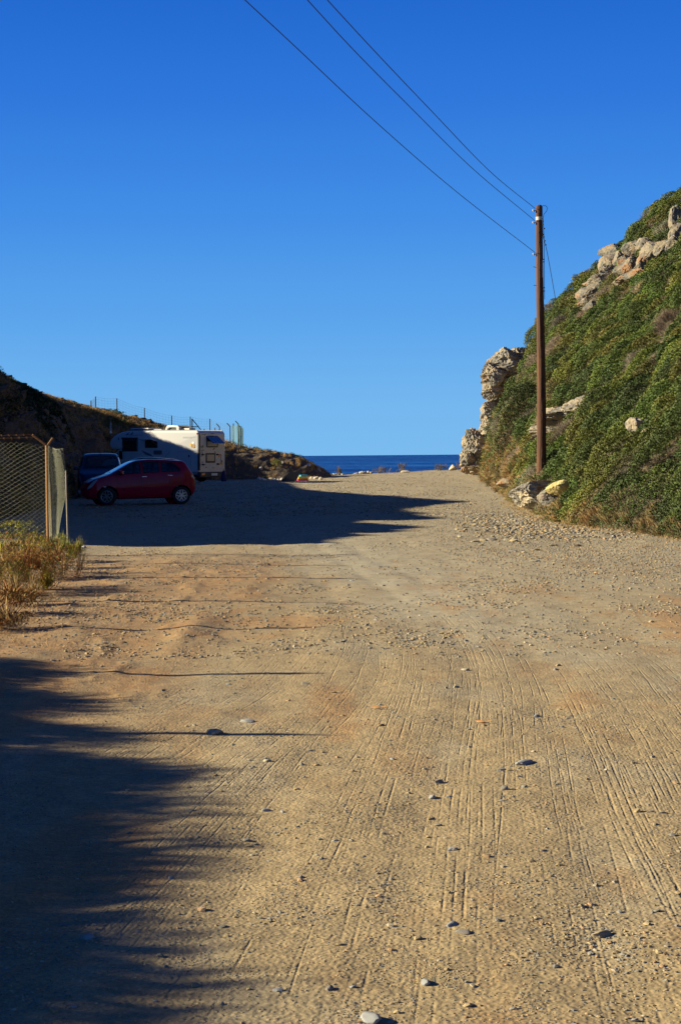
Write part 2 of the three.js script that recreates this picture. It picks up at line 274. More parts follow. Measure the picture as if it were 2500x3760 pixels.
// ---------------------------------------------------------------- hills
function hillSheet(rows, dList, shares, rough, colour) {
  const pos = [], col = [], uv = [], idx = [], n = shares.reduce((s, k) => s + k, 0) + 1, flip = rows[0][2][0] > rows[0][1][0];
  for (const d of dList) {
    const p = profileAt(rows, d); let run = 0, last = null;
    for (let k = 0; k < shares.length; k++) for (let i = 0; i < shares[k] + (k === shares.length - 1 ? 1 : 0); i++) {
      const t = i / shares[k], x = lerp(p[k][0], p[k + 1][0], t), h = lerp(p[k][1], p[k + 1][1], t), v = rough(x, h, d, k + t);
      const q = [x + v[0], h + v[1], -(d + v[2])]; if (last) run += Math.hypot(q[0] - last[0], q[1] - last[1]); last = q;
      pos.push(...q); uv.push(run, d); col.push(...colour(x, h, d, k + t));
    }
  }
  for (let j = 0; j < dList.length - 1; j++) for (let i = 0; i < n - 1; i++) { const a = j * n + i, b = a + 1, c = a + n, e = c + 1; flip ? idx.push(a, b, c, b, e, c) : idx.push(a, c, b, b, c, e); }
  return geom(pos, idx, col, uv);
}
const hillMaterial = () => new THREE.MeshStandardMaterial({ vertexColors: true, roughness: .95, map: grainMap.clone(), normalMap: rockNormal, normalScale: new THREE.Vector2(1, 1) });
{
  const ds = axis([[20, 27, .5, .3], [27, 29.5, .15, .2], [29.5, 90, .28, .28], [90, 108, .16, .16], [108, 130, .5, 1]]);
  const g = hillSheet(LEFT, ds, [26, 24, 20, 22, 20, 22],
    (x, h, d, k) => { const a = .35 + .25 * smooth(.3, 1, k), f = fbm3(x * .55, h * .8, d * .55, 4), q = fbm3(x * 1.9, h * 3.2, d * 1.9, 4), spit = smooth(90, 94, d) * smooth(-13, -8, x), foot = smooth(0, .15, k), t = h > -3 ? 1 : .3;
      const ridge = 1 - 2 * Math.abs(fbm3(x * 1.1, h * 1.6, d * .7, 3)); const crestKeep = 1 - .8 * smooth(4.2, 5, k);
      const calm = 1 - .65 * spit; return [foot * a * (f * .8 * calm + q * .3) * crestKeep, t * foot * (crestKeep * .45 * f * calm + .12 * q + spit * .1 * ridge), foot * .25 * q * crestKeep]; },
    (x, h, d, k) => { const n = fbm3(x * .5, h, d * .5, 4), m = fbm3(x * 2.4, h * 4, d * 2.4, 3), face = smooth(1.9, 1.2, k), spit = smooth(91, 94, d) * smooth(-11, -7, x); const rock = clamp(Math.max(face, spit) * .9 + .4 * m);
      const t = 1 + .25 * m; return [lerp(.17, .135, rock) * t, lerp(.11, .10, rock) * t, lerp(.05, .066, rock) * t * (1 + .1 * n)]; });
  const mat = hillMaterial(); mat.map.repeat.set(.6, .6);
  structure('left_hill', g, mat, 'rocky earth hill with dry grass on the left');
  const ds2 = axis([[4, 24, 1.2, .6], [24, 52, .22, .25], [52, 100, .28, .24], [100, 135, .5, 1.5]]);
  const g2 = hillSheet(RIGHT, ds2, [12, 14, 22, 26, 30, 36, 18],
    (x, h, d, k) => { const f = fbm3(x * .45, h * .45, d * .45, 4), q = fbm3(x * 1.6, h * 2.0, d * 1.6, 3), foot = smooth(0, .6, k), cliff = smooth(66, 80, d) * smooth(3.2, 2.2, k); return [-(foot * (.22 * (f - .6) + .1 * (q - .4)) + cliff * foot * .35 * q), foot * (.22 * (f - .6) + .08 * (q - .4)), foot * .15 * q]; },
    (x, h, d, k) => { const m = fbm3(x * 1.4, h * 1.4, d * 1.4, 3), n = fbm3(x * .35, h * .35, d * .35, 3), cliff = smooth(70, 80, d) * smooth(3.0, 2.2, k), t = 1 + .3 * m; return [lerp(.10, .17, cliff) * t, lerp(.076, .13, cliff) * t, lerp(.04, .08, cliff) * t * (1 + .2 * n)]; });
  const mat2 = hillMaterial(); mat2.map.repeat.set(.6, .6);
  structure('right_hill', g2, mat2, 'steep scrub covered hillside on the right');
}
// ---------------------------------------------------------------- rocks
const rockMaterial = new THREE.MeshStandardMaterial({ vertexColors: true, roughness: .92, normalMap: rockNormal, normalScale: new THREE.Vector2(.8, .8) });
function rockGeo(seed, sx, sy, sz, detail = 9, o = {}) { // sx, sy, sz: full size in metres
  let g = new THREE.IcosahedronGeometry(1, detail); g.deleteAttribute('uv'); g.deleteAttribute('normal'); g = mergeVertices(g, 1e-4);
  const r = rng(seed * 977 + 5), planes = []; for (let i = 0; i < (o.cuts ?? 13); i++) planes.push([V(r() - .5, (r() - .5) * .9, r() - .5).normalize(), .5 + .32 * r()]);
  const p = g.attributes.position, col = [], uv = [], v = V(0, 0, 0), ox = seed * 3.7, pal = o.palette ?? 'lime';
  for (let i = 0; i < p.count; i++) {
    v.fromBufferAttribute(p, i); const n = v.clone();
    v.multiplyScalar(1 + (o.bulge ?? .17) * fbm3(n.x * 1.3 + ox, n.y * 1.3, n.z * 1.3, 3));
    for (const [q, c] of planes) { const e = v.dot(q) - c; if (e > 0) v.addScaledVector(q, -e * .86); }
    const f = fbm3(n.x * 4 + ox, n.y * (o.strata ? 9 : 4), n.z * 4, 4); v.addScaledVector(n, (o.rough ?? .09) * f);
    if (o.strata) v.addScaledVector(V(n.x, 0, n.z), .04 * Math.sin(n.y * 16 + 2 * fbm3(n.x + ox, n.y, n.z, 2)));
    v.set(v.x * sx * .62, v.y * sy * .62, v.z * sz * .62);
    p.setXYZ(i, v.x, v.y, v.z); uv.push(v.x + v.z * .6, v.y + v.z * .35);
    const a = fbm3(v.x * 1.1 + ox, v.y * 1.6, v.z * 1.1, 4), b = fbm3(v.x * 3 + ox, v.y * 3 + 8, v.z * 3, 3), t = 1 + .28 * b;
    let c;
    if (pal === 'lime') { const k0 = o.pale ?? 1; c = [.215 * k0, .178 * k0, .118 * k0]; const w = smooth(-.2, .2, a); c = c.map((q, k) => lerp(q, [.125, .115, .094][k] * k0, w)); const e = .8 * smooth(.36, .62, fbm3(v.x * .8 + ox, v.y * 1.2 + 5, v.z * .8, 3) + (o.rust ?? 0)); c = c.map((q, k) => lerp(q, [.25, .125, .05][k], e)); }
    else if (pal === 'dark') { c = [.17, .135, .09].map((q, k) => lerp(q, [.24, .2, .15][k], smooth(0, .5, a))); }
    else c = pal.map((q, k) => q * (1 + .12 * a * (k - 1)));
    col.push(c[0] * t, c[1] * t, c[2] * t);
  }
  g.setAttribute('color', new THREE.Float32BufferAttribute(col, 3)); g.setAttribute('uv', new THREE.Float32BufferAttribute(uv, 2)); g.computeVertexNormals();
  return o.soft ? g : toCreasedNormals(g, .7);
}
const keepClear = []; // spots where rocks show, so no scrub grows there: [x, y, z, r]
let rockSeed = 1;
function boulderAt(parent, name, px, py, wpx, hpx, d, o = {}) {
  const p = d ? at(px, py, d) : hit(px, py), dd = -p.z, grow = o.grow ?? 1.2, w = wpx * dd / FOCAL * grow, h = hpx * dd / FOCAL * grow, depth = (o.depth ?? .8) * Math.max(w, h);
  const m = mesh(name, rockGeo(rockSeed++, w, h, depth, o.detail ?? 9, o), rockMaterial, parent);
  if (!d && p.x > 5) p.add(V(-.6, .6, .5).multiplyScalar((o.lift ?? 1) * (.14 + .22 * Math.max(w, h)))); // proud of the slope
  m.position.copy(p); m.position.z -= depth * .12; m.rotation.y = (o.turn ?? 0); m.rotation.z = o.tilt ?? 0;
  keepClear.push([p.x, p.y, p.z, Math.max(w, h) * (o.clear ?? .8)]);
  return m;
}
function outcrop(name, label, list, o = {}, parts = 'boulder') {
  const g = thing(name, label, 'rock', null, 0, o.group);
  for (const [px, py, w, h, d, e] of list) boulderAt(g, parts, px, py, w, h, d, { ...o, ...(e ?? {}) });
  return g;
}
outcrop('headland_cliff', 'pale overhanging limestone cliff head at the seaward end of the hillside', [
  [1846, 1340, 124, 86, 92], [1812, 1385, 72, 82, 91.4], [1856, 1392, 90, 70, 92.4], [1806, 1432, 58, 56, 91.6, { rust: .15 }], [1905, 1312, 120, 56, 93.2], [1872, 1452, 76, 96, 93.4, { rust: .3 }], [1836, 1474, 58, 84, 93.6, { rust: .35 }], [1925, 1372, 96, 116, 94], [1905, 1430, 80, 90, 94], [1822, 1540, 84, 110, 92.6, { strata: 1 }], [1806, 1602, 70, 70, 91.4, { strata: 1 }], [1860, 1520, 80, 90, 93.5], [1880, 1350, 110, 90, 93], [1850, 1425, 90, 80, 92.8], [1790, 1565, 50, 60, 91.2], [1840, 1585, 80, 80, 92], [1955, 1335, 90, 80, 95], [1806, 1530, 66, 80, 91.6], [1798, 1578, 62, 70, 91], [1784, 1622, 60, 60, 90.6]], { strata: 1, detail: 14, pale: 1.55, cuts: 15, rough: .12 });
outcrop('shore_rock', 'layered grey rock stack at the foot of the cliff beside the sea', [
  [1738, 1640, 66, 86, 90, { strata: 1 }], [1768, 1664, 76, 124, 91, { strata: 1 }], [1722, 1694, 52, 66, 89.6, { rust: .2 }], [1796, 1684, 76, 96, 91.4, { rust: .2 }], [1752, 1718, 92, 44, 89.4, { rust: .1 }], [1812, 1730, 60, 50, 88.4, { rust: .25 }], [1830, 1665, 70, 80, 90.5, { rust: .2 }], [1842, 1712, 60, 50, 87.5, { rust: .3 }]], { strata: 1, detail: 13, pale: 1.45, cuts: 14, rough: .12 });
outcrop('limestone_outcrop', 'long broken band of grey limestone high on the right hillside', [
  [2238, 962, 58, 48], [2272, 948, 66, 44], [2262, 996, 64, 48], [2243, 1022, 50, 44], [2294, 975, 46, 44], [2312, 988, 48, 48], [2302, 1018, 50, 42], [2334, 1002, 52, 48, 0, { rust: .25 }], [2352, 946, 60, 50], [2380, 930, 52, 44], [2348, 1036, 54, 38, 0, { rust: .4 }], [2388, 976, 54, 50, 0, { rust: .3 }], [2424, 948, 66, 52], [2462, 930, 66, 46], [2496, 918, 60, 46], [2372, 1010, 46, 44, 0, { rust: .35 }], [2318, 1045, 60, 30, 0, { rust: .2 }]], { detail: 10, depth: 1.1, grow: 1.5, cuts: 16, clear: .5 });
outcrop('pitted_rock', 'small pitted limestone knob with a rusty hollow below the rock band', [[2182, 1108, 66, 52], [2204, 1082, 56, 42], [2166, 1136, 50, 50, 0, { rust: .4 }], [2186, 1152, 46, 44, 0, { rust: .2 }], [2228, 1050, 66, 32], [2206, 1064, 62, 26]], { detail: 10, depth: 1.1, grow: 1.4, cuts: 16, clear: .55 });
outcrop('upper_rock', 'weathered rocks at the right picture edge above the limestone band', [[2497, 828, 46, 78], [2500, 884, 50, 66]], { detail: 8, depth: 1 });
outcrop('rock_ledge', 'tilted tan rock ledge breaking through the scrub beside the pole', [[2022, 1606, 70, 30], [2016, 1630, 70, 26], [2078, 1562, 110, 44, 0, { rust: .2 }], [2108, 1542, 96, 32], [2142, 1528, 76, 38], [2176, 1506, 66, 42, 0, { rust: -.3 }], [2204, 1490, 66, 30, 0, { rust: -.3 }], [2232, 1478, 52, 22, 0, { rust: -.3 }]], { detail: 9, strata: 1, depth: 1.2, grow: 1.35, lift: 1.2, pale: 1.35, rough: .12 }, 'slab');
outcrop('white_rock', 'small white rock in the scrub just right of the pole', [[2010, 1536, 34, 44]], { detail: 7, rust: -.5 });
outcrop('hillside_boulder', 'pale boulder with loose stones below it in the lower right scrub', [[2366, 1600, 72, 66], [2394, 1618, 54, 46], [2344, 1622, 44, 38]], { detail: 9, rust: -.15, pale: 1.5 });
outcrop('rubble_patch', 'patch of grey rubble in the scrub below the pale boulder', [[2272, 1692, 66, 34], [2302, 1676, 66, 38], [2328, 1656, 56, 38], [2246, 1706, 46, 24], [2316, 1690, 40, 26], [2340, 1640, 36, 28]], { detail: 6, rust: -.1 }, 'stone');
outcrop('roadside_boulder', 'large flat grey topped boulder at the foot of the pole', [[1992, 1842, 136, 84]], { detail: 16, rough: .12, depth: .8, pale: 1.9, cuts: 15 });
outcrop('roadside_rock', 'brown rounded rock against the roadside boulder', [[2058, 1852, 86, 50]], { detail: 10, pale: 1.35 });
outcrop('yellow_stone', 'bare pale yellow stone block lying on the roadside boulder', [[2090, 1828, 78, 40]], { detail: 8, lift: 1.6, palette: [.40, .33, .13], cuts: 12, rough: .04, turn: .3 });
outcrop('bank_rock', 'flat rock half buried left of the pole at the road edge', [[1880, 1792, 60, 30]], { detail: 7 });

// ---------------------------------------------------------------- leaves, tufts and scrub
function leafTuft(seed, n, R, L, W, o = {}) { // n leaves spread through a dome of radius R
  const outs = [], r = rng(seed), pos = [], col = [], idx = [];
  for (let i = 0; i < n; i++) {
    const a = r() * 6.283, y = (o.low ?? 0) + (1 - (o.low ?? 0)) * r(), q = Math.sqrt(Math.max(0, 1 - y * y)) * (.35 + .65 * Math.sqrt(r()));
    const c = V(Math.cos(a) * q * R, y * R * (o.tall ?? .8), Math.sin(a) * q * R);
    const dir = V(Math.cos(a) * q, .5 + y * .6, Math.sin(a) * q).add(V(r() - .5, r() - .5, r() - .5).multiplyScalar(1.5)).normalize();
    const side = V(r() - .5, r() - .5, r() - .5).cross(dir).normalize(), up = side.clone().cross(dir), l = L * (.6 + .8 * r()), w = W * (.6 + .8 * r()), k = pos.length / 3, t = .84 + .28 * r(); outs.push(c.clone().add(V(0, R * .25, 0)).normalize());
    const b = c.clone().addScaledVector(dir, -l / 2), e = c.clone().addScaledVector(dir, l / 2), s1 = c.clone().addScaledVector(side, w / 2).addScaledVector(up, w * .2), s2 = c.clone().addScaledVector(side, -w / 2).addScaledVector(up, w * .2);
    for (const v of [b, s1, e, s2]) { pos.push(v.x, v.y, v.z); col.push(t, t * (.94 + .1 * r()), t * .95); }
    idx.push(k, k + 1, k + 2, k, k + 2, k + 3);
  }
  const g = geom(pos, idx, col).toNonIndexed(); g.computeVertexNormals();
  const N = g.attributes.normal, v = V(0, 0, 0); for (let i = 0; i < N.count; i++) { const out = outs[Math.floor(i / 6)]; v.fromBufferAttribute(N, i); if (v.dot(out) < 0) v.negate(); v.lerp(out, .55).normalize(); N.setXYZ(i, v.x, v.y, v.z); } // leaves turn outward: the tuft shades as a rounded whole
  return g;
}
function twigTuft(seed, n, R, H, w, o = {}) { // thin stalks fanning out from the root
  const r = rng(seed), pos = [], col = [], idx = [];
  for (let i = 0; i < n; i++) {
    const a = r() * 6.283, sp = (o.spread ?? .9) * Math.sqrt(r()), h = H * (.5 + .6 * r()), base = V((r() - .5) * R, 0, (r() - .5) * R), mid = base.clone().add(V(Math.cos(a) * sp * h * .45, h * .6, Math.sin(a) * sp * h * .45)), tip = base.clone().add(V(Math.cos(a) * sp * h, h * (1 - .25 * sp), Math.sin(a) * sp * h)), s = V(Math.sin(a + r()), 0, -Math.cos(a + r())).multiplyScalar(w * (.6 + .8 * r())), k = pos.length / 3, t = .7 + .55 * r();
    for (const v of [base.clone().add(s), base.clone().sub(s), mid.clone().add(s), mid.clone().sub(s), tip]) { pos.push(v.x, v.y, v.z); col.push(t, t, t * .95); }
    idx.push(k, k + 1, k + 2, k + 1, k + 3, k + 2, k + 2, k + 3, k + 4);
  }
  const g = geom(pos, idx, col).toNonIndexed(); g.computeVertexNormals(); return g;
}
const leafMaterial = new THREE.MeshStandardMaterial({ vertexColors: true, roughness: .75, side: THREE.DoubleSide });
const dryMaterial = new THREE.MeshStandardMaterial({ vertexColors: true, roughness: .85, side: THREE.DoubleSide });
function scatter(name, label, geo, mat, list) { // list of {p, n, s, c, turn}
  if (!list.length) return;
  const m = new THREE.InstancedMesh(geo, mat, list.length), q = new THREE.Quaternion(), up = V(0, 1, 0), t = new THREE.Quaternion(), M4 = new THREE.Matrix4(), sc = V(1, 1, 1);
  list.forEach((e, i) => { q.setFromUnitVectors(up, e.n ?? up); t.setFromAxisAngle(up, e.turn ?? 0); q.multiply(t); Array.isArray(e.s) ? sc.set(...e.s) : sc.setScalar(e.s); m.setMatrixAt(i, M4.compose(e.p, q, sc)); m.setColorAt(i, e.c); });
  m.name = numbered(name); m.castShadow = m.receiveShadow = true; m.userData.kind = 'stuff'; m.userData.label = label; scene.add(m); return m;
}
const hash = (i, j, k) => { let h = Math.imul(i | 0, 374761393) ^ Math.imul(j | 0, 668265263) ^ Math.imul(k | 0, 1442695041); h = Math.imul(h ^ (h >>> 13), 1274126177); return ((h ^ (h >>> 16)) >>> 0) / 4294967296; };
const rockNear = (p) => { let m = 2; for (const c of keepClear) { const q = Math.hypot(p.x - c[0], p.y - c[1], (p.z - c[2]) * (p.z > c[2] ? .55 : 1)) / (c[3] * 2.1); if (q < m) m = q; } return m; };
const isClear = (p) => { for (const c of keepClear) { const dx = p.x - c[0], dy = p.y - c[1], dz = p.z - c[2]; if (dx * dx + dy * dy + dz * dz < c[3] * c[3]) return true; } return false; };
{
  const geos = [0, 1, 2].map((k) => leafTuft(201 + k, 100, 1, .165, .095)), fine = leafTuft(207, 80, 1, .24, .05), dry = twigTuft(211, 30, .5, 1.3, .012, { spread: 1.1 }), grass = twigTuft(213, 34, .5, 1.2, .014, { spread: .6 });
  const lists = { leafy: [[], [], []], fine: [], dry: [], grass: [] }, r = rng(300);
  const kinds = [ // base colours of the bushes: dark lentisk, fresh green, olive, grey twigs, straw
    ['leafy', [.060, .105, .015]], ['leafy', [.090, .138, .017]], ['leafy', [.122, .138, .022]], ['fine', [.15, .14, .06]], ['dry', [.21, .18, .13]], ['grass', [.30, .20, .075]], ['leafy', [.058, .10, .02]]];
  let d = 22;
  while (d < 98.5) {
    const sp = lerp(.115, .185, smooth(30, 80, d)), prof = profileAt(RIGHT, d), x1 = .235 * d + 3.5, x0 = prof[0][0] + .02;
    for (let x = x0; x < x1;) {
      const slope = (rightHill(x + .1, d) - rightHill(x, d)) / .1, dx = sp / Math.hypot(1, clamp(slope, 0, 6));
      x += dx; const X = x + (r() - .5) * dx * 2, D = d + (r() - .5) * sp * 2, h = rightHill(X, D); if (h < -1) continue;
      // which bush it belongs to: the nearest of jittered cell centres, measured along the slope
      const u = h * .75 + X * .72, cs = 1.25; let best = 9, bi = 0, bj = 0;
      for (let a = -1; a <= 1; a++) for (let b = -1; b <= 1; b++) { const ci = Math.floor(u / cs) + a, cj = Math.floor(D / cs) + b, qx = (ci + .5 + .8 * (hash(ci, cj, 1) - .5)) * cs, qd = (cj + .5 + .8 * (hash(ci, cj, 2) - .5)) * cs, e = Math.hypot(u - qx, D - qd) / (cs * (.45 + .4 * hash(ci, cj, 3))); if (e < best) { best = e; bi = ci; bj = cj; } }
      const foot = smooth(0, 1.6, X - prof[0][0]), hv = hash(bi, bj, 4), patch = fbm2(u * .16 + 3, D * .12, 3), far = smooth(60, 90, D);
      const cliff = smooth(72, 82, D) * smooth(11.4, 10.2, X) ; if (r() < cliff * .8) continue;
      let kind; const q = hv + patch * .55;
      kind = q < .12 ? 6 : q < .38 ? 0 : q < .6 ? 1 : q < .86 ? 2 : q < .97 ? 3 : 4;
      const edge = X - prof[0][0] + .5 * fbm2(D * .4, 7, 3); // dry grass along the foot
      if (edge < .45 && r() < .65) kind = r() < .6 ? 5 : 3;
      if (D > 54 && D < 84 && edge < .9 && r() < .5) kind = r() < .6 ? 5 : 3;
      if (best > 1.0) { if (r() < .84) continue; kind = r() < .5 ? 3 : r() < .5 ? 4 : 5; }
      const nrm = V(-slope, 1.2, (rightHill(X, D + .1) - rightHill(X, D - .1)) / .2).normalize();
      let big = 0; { const bs = 3.1; for (let a = -1; a <= 1; a++) for (let b = -1; b <= 1; b++) { const ci = Math.floor(u / bs) + a, cj = Math.floor(D / bs) + b, qx = (ci + .5 + .8 * (hash(ci, cj, 11) - .5)) * bs, qd = (cj + .5 + .8 * (hash(ci, cj, 12) - .5)) * bs, e = Math.hypot(u - qx, D - qd) / (bs * (.3 + .25 * hash(ci, cj, 13))); if (e < 1) big = Math.max(big, (1 - e * e) * (.12 + .32 * hash(ci, cj, 14))); } }
      const dome = (best < 1 ? (1 - best * best) * (.18 + .42 * hash(bi, bj, 5)) : -.1) * (.35 + .65 * foot) + big * foot;
      const root = V(X, h, -D), open = rockNear(root); if (open < .42 || (open < 1 && r() > open * 1.1)) continue; const p = root.addScaledVector(nrm, dome * Math.min(1, open) + .02 + .1 * fbm2(X * .45, D * .45, 2));
      const [type, c] = kinds[kind], t = (.68 + .6 * hash(bi, bj, 6)) * (.88 + .24 * r()) * (1 + .4 * fbm2(u * .3 + 20, D * .22, 2)), warm = .9 + .3 * hash(bi, bj, 7), col = RGB(c[0] * t * warm, c[1] * t, c[2] * t), size = sp * (1.05 + .6 * r());
      const e = { p, n: nrm.clone().add(V((r() - .5) * .5, .3, (r() - .5) * .5)).normalize(), c: col, s: type === 'dry' || type === 'grass' ? size * 1.35 : size * (type === 'leafy' ? 1.12 : 1.2), turn: r() * 6.28 };
      type === 'leafy' ? lists.leafy[Math.floor(r() * 3)].push(e) : lists[type].push(e);
    }
    d += sp;
  }
  // left hill: dark bushes on its shaded flank, straw and low shrubs on the sunlit top
  d = 29;
  while (d < 105) {
    const sp = lerp(.22, .2, smooth(40, 90, d)), prof = profileAt(LEFT, d), x0 = Math.max(-.262 * d - 4, -26);
    for (let x = prof[0][0]; x > x0;) {
      const slope = (leftHill(x - .1, d) - leftHill(x, d)) / .1, dx = sp / Math.hypot(1, clamp(slope, 0, 6)); x -= dx;
      const X = x + (r() - .5) * dx * 2, D = d + (r() - .5) * sp * 2, h = leftHill(X, D); if (h < -.5) continue;
      const k = (() => { for (let i = 0; i < prof.length - 1; i++) if (X > prof[i + 1][0]) return i + (X - prof[i][0]) / (prof[i + 1][0] - prof[i][0]); return prof.length; })();
      const n = fbm2(X * .3, D * .22, 3), m = fbm2(X * .9, D * .9, 3), green = smooth(52, 60, D) * smooth(86, 76, D) * smooth(1.2, 2, k);
      const top = smooth(1.6, 2.6, k), spit = smooth(91, 95, D) * smooth(-9, -6, X); if (r() > .12 + .75 * top * (1 - .8 * spit) + .7 * green + .25 * smooth(.1, .4, n)) continue;
      const nrm = V(slope * .5, 1, 0).normalize(), p = V(X, h - .02 + .1 * Math.max(0, m), -D), leafy = r() < green * .9 + .10 + .5 * smooth(.25, .45, n) * (1 - green);
      const t = .75 + .5 * r();
      if (leafy && !(D > 84 && r() < .75)) { p.y += .25 * Math.max(0, m) * r(); lists.leafy[Math.floor(r() * 3)].push({ p, n: nrm, c: RGB(.07 * t, .095 * t, .025 * t), s: sp * (1.1 + .9 * r()), turn: r() * 6 }); }
      else if (r() < .8) lists.grass.push({ p, n: nrm, c: RGB(.42 * t, .26 * t, .09 * t), s: sp * (.9 + .8 * r()), turn: r() * 6 });
      else lists.fine.push({ p, n: nrm, c: RGB(.19 * t, .14 * t, .065 * t), s: sp * (1 + .7 * r()), turn: r() * 6 });
    }
    d += sp;
  }
  lists.leafy.forEach((l, k) => scatter('leafy_scrub', ['dense green leafy scrub covering the hills', 'lower mixed green leafy scrub on the hills', 'olive green leafy scrub among the hillside bushes'][k], geos[k], leafMaterial, l));
  scatter('heath_scrub', 'grey brown fine leaved scrub between the hillside bushes', fine, dryMaterial, lists.fine);
  scatter('dry_twigs', 'bare grey twigs of dead scrub on the hillside', dry, dryMaterial, lists.dry);
  scatter('dry_grass', 'straw coloured dry grass on the hills and along the road edge', grass, dryMaterial, lists.grass);
}

// ---------------------------------------------------------------- gravel and loose stones
function pebbleGeo(seed, detail = 0) {
  let g = new THREE.IcosahedronGeometry(1, detail); g.deleteAttribute('uv'); g.deleteAttribute('normal'); g = mergeVertices(g, 1e-4); const r = rng(seed), p = g.attributes.position;
  for (let i = 0; i < p.count; i++) { const k = .7 + .5 * r(); p.setXYZ(i, p.getX(i) * k, p.getY(i) * k * .62, p.getZ(i) * k * .85); }
  g = g.toNonIndexed(); g.computeVertexNormals(); return g;
}
const pebbles = [0, 1, 2, 3].map((k) => pebbleGeo(401 + k)), stoneMaterial = M([1, 1, 1], .9);
const stoneTone = (r) => { const q = r(), t = .75 + .5 * r(); const c = q < .4 ? [.21, .20, .165] : q < .78 ? [.31, .235, .12] : q < .9 ? [.33, .28, .19] : [.36, .23, .12]; return RGB(c[0] * t, c[1] * t, c[2] * t); };
{
  const r = rng(500), lists = [[], [], [], []];
  const layer = (count, d0, d1, pow, r0, r1, rp, mask, side = .25) => { let made = 0, tries = 0; while (made < count && tries < count * 12) { tries++; const d = d0 * (d1 / d0) ** (r() ** pow), x = (r() * 2 - 1) * (side * d + .4); if (leftHill(x, d) > ground(x, d) || rightHill(x, d) > ground(x, d) + .15) continue; if (r() > mask(x, d)) continue; const s = r0 + (r1 - r0) * r() ** rp; made++; lists[Math.floor(r() * 4)].push({ p: V(x, ground(x, d) + s * .15, -d), s: [s * (.8 + .5 * r()), s * (.55 + .5 * r()), s * (.8 + .5 * r())], c: stoneTone(r), turn: r() * 6.28, n: V((r() - .5) * .5, 1, (r() - .5) * .5).normalize() }); } };
  const clump = (x, d, f = 1) => .07 + .93 * smooth(.0, .55, fbm2(x * 1.1 * f, d * .7 * f + 50, 4)) ** 1.5, clearStrip = (x, d) => 1 - .75 * bump1(x - trackShift(d), .3, .8) * smooth(14, 18, d) * smooth(34, 24, d);
  layer(34000, 3.4, 13, .9, .0018, .0052, 2.2, (x, d) => clump(x, d, 1.6));
  layer(13000, 3.4, 26, .9, .004, .009, 2.6, (x, d) => clump(x, d) * clearStrip(x, d));
  layer(1500, 3.4, 40, 1, .007, .018, 2.6, (x, d) => .25 + .75 * clump(x, d));
  const gravelZone = (x, d) => clamp(.12 + .9 * smooth(1.2, 3.2, x + .05 * (d - 30)) * smooth(16, 24, d) + .5 * smooth(.05, .4, fbm2(x * .5, d * .3 + 20, 3))) * clearStrip(x, d);
  layer(40000, 12, 50, .8, .007, .022, 2, gravelZone);
  layer(14000, 40, 108, .8, .015, .045, 2, (x, d) => .25 + .75 * smooth(0, .5, fbm2(x * .4, d * .2, 3)));
  for (let i = 0; i < 5200; i++) { const x = 2.2 + 3.6 * (r() + r()) / 2 + .6 * r(), d = 27 + 15 * (r() + r()) / 2, s = .012 + .05 * r() ** 3.2; if (rightHill(x, d) > ground(x, d) + .1) continue; lists[i & 3].push({ p: V(x, ground(x, d) + s * .2, -d), s: [s, s * .7, s * .9], c: stoneTone(r), turn: r() * 6.28 }); }
  lists.forEach((l, k) => scatter('gravel', ['loose gravel scattered over the dirt road', 'small loose stones scattered on the road surface', 'fine road gravel with grey and tan pebbles', 'crushed stone scattered over the parking ground'][k], pebbles[k], stoneMaterial, l));
  // larger stones, one by one
  const variants = [0, 1, 2, 3, 4, 5].map((k) => rockGeo(600 + k, 1, .6, .8, 3, { palette: [1, 1, 1], rough: .09, cuts: 16 }));
  const tones = [[.24, .245, .235], [.30, .24, .135], [.33, .29, .2], [.20, .18, .145], [.28, .19, .095]].map((c) => M(c, .9));
  const stone = (x, d, w, flat, tone, label, group, v = Math.floor(r() * 6)) => { const m = mesh('loose_stone', variants[v], tones[tone]); m.scale.set(w, w * flat, w * (.7 + .4 * r())); m.position.set(x, ground(x, d) + w * flat * .04, -d); m.rotation.y = r() * 6.28; return tag(m, label, 'stone', group); };
  const named = [[1925, 2802, .125, .5, 0, 'long flat grey stone lying in the right wheel tracks'], [1608, 2875, .05, 1.2, 3, 'upright dark stone with crumbled earth in the middle of the road'], [1853, 2898, .045, 1.2, 3, 'small dark stone standing in the tyre tracks below the long flat stone'], [1838, 2828, .055, .5, 0, 'bluish flat stone just left of the long flat stone'], [783, 2692, .11, .75, 2, 'pale stone pair stuck in earth at the left of the road'], [905, 2650, .10, .6, 0, 'grey stone with a dark shadow near the tree shadow'], [1118, 2512, .06, .8, 3, 'dark stone at the left edge of the smooth strip'], [2200, 3437, .075, .8, 1, 'tan lump with crumbs in the right foreground'], [1355, 3745, .075, .9, 0, 'grey stone at the bottom picture edge'], [1660, 3395, .05, .7, 0, 'bluish stone in the near middle tracks'], [1560, 3610, .045, .9, 0, 'blue grey stone near the bottom centre'], [1700, 3425, .06, .6, 3, 'dark flat stone among the near tyre tracks'], [980, 2795, .055, .6, 2, 'pale stone beside the tree shadow edge'], [1660, 3120, .05, .6, 0, 'grey stone left of the right wheel tracks'], [1705, 2460, .07, .6, 2, 'pale flat stone on the grey strip of the road']];
  for (const [px, py, w, f, tone, label] of named) { const p = hit(px, py); stone(p.x, -p.z, w, f, tone, label); }
  for (let i = 0, n = 0; i < 3000 && n < 110; i++) { const d = 3.8 * (9) ** r(), x = (r() * 2 - 1) * .235 * d; if (rightHill(x, d) > -1 || leftHill(x, d) > -1 || r() > .2 + clump(x, d, .8)) continue; n++; stone(x, d, .014 + .026 * r() ** 2.5 + .0016 * d, .6 + .4 * r(), [0, 0, 1, 2, 3, 4][Math.floor(r() * 6)], 'loose angular stone lying on the dirt road', 'loose stones on the dirt road'); }
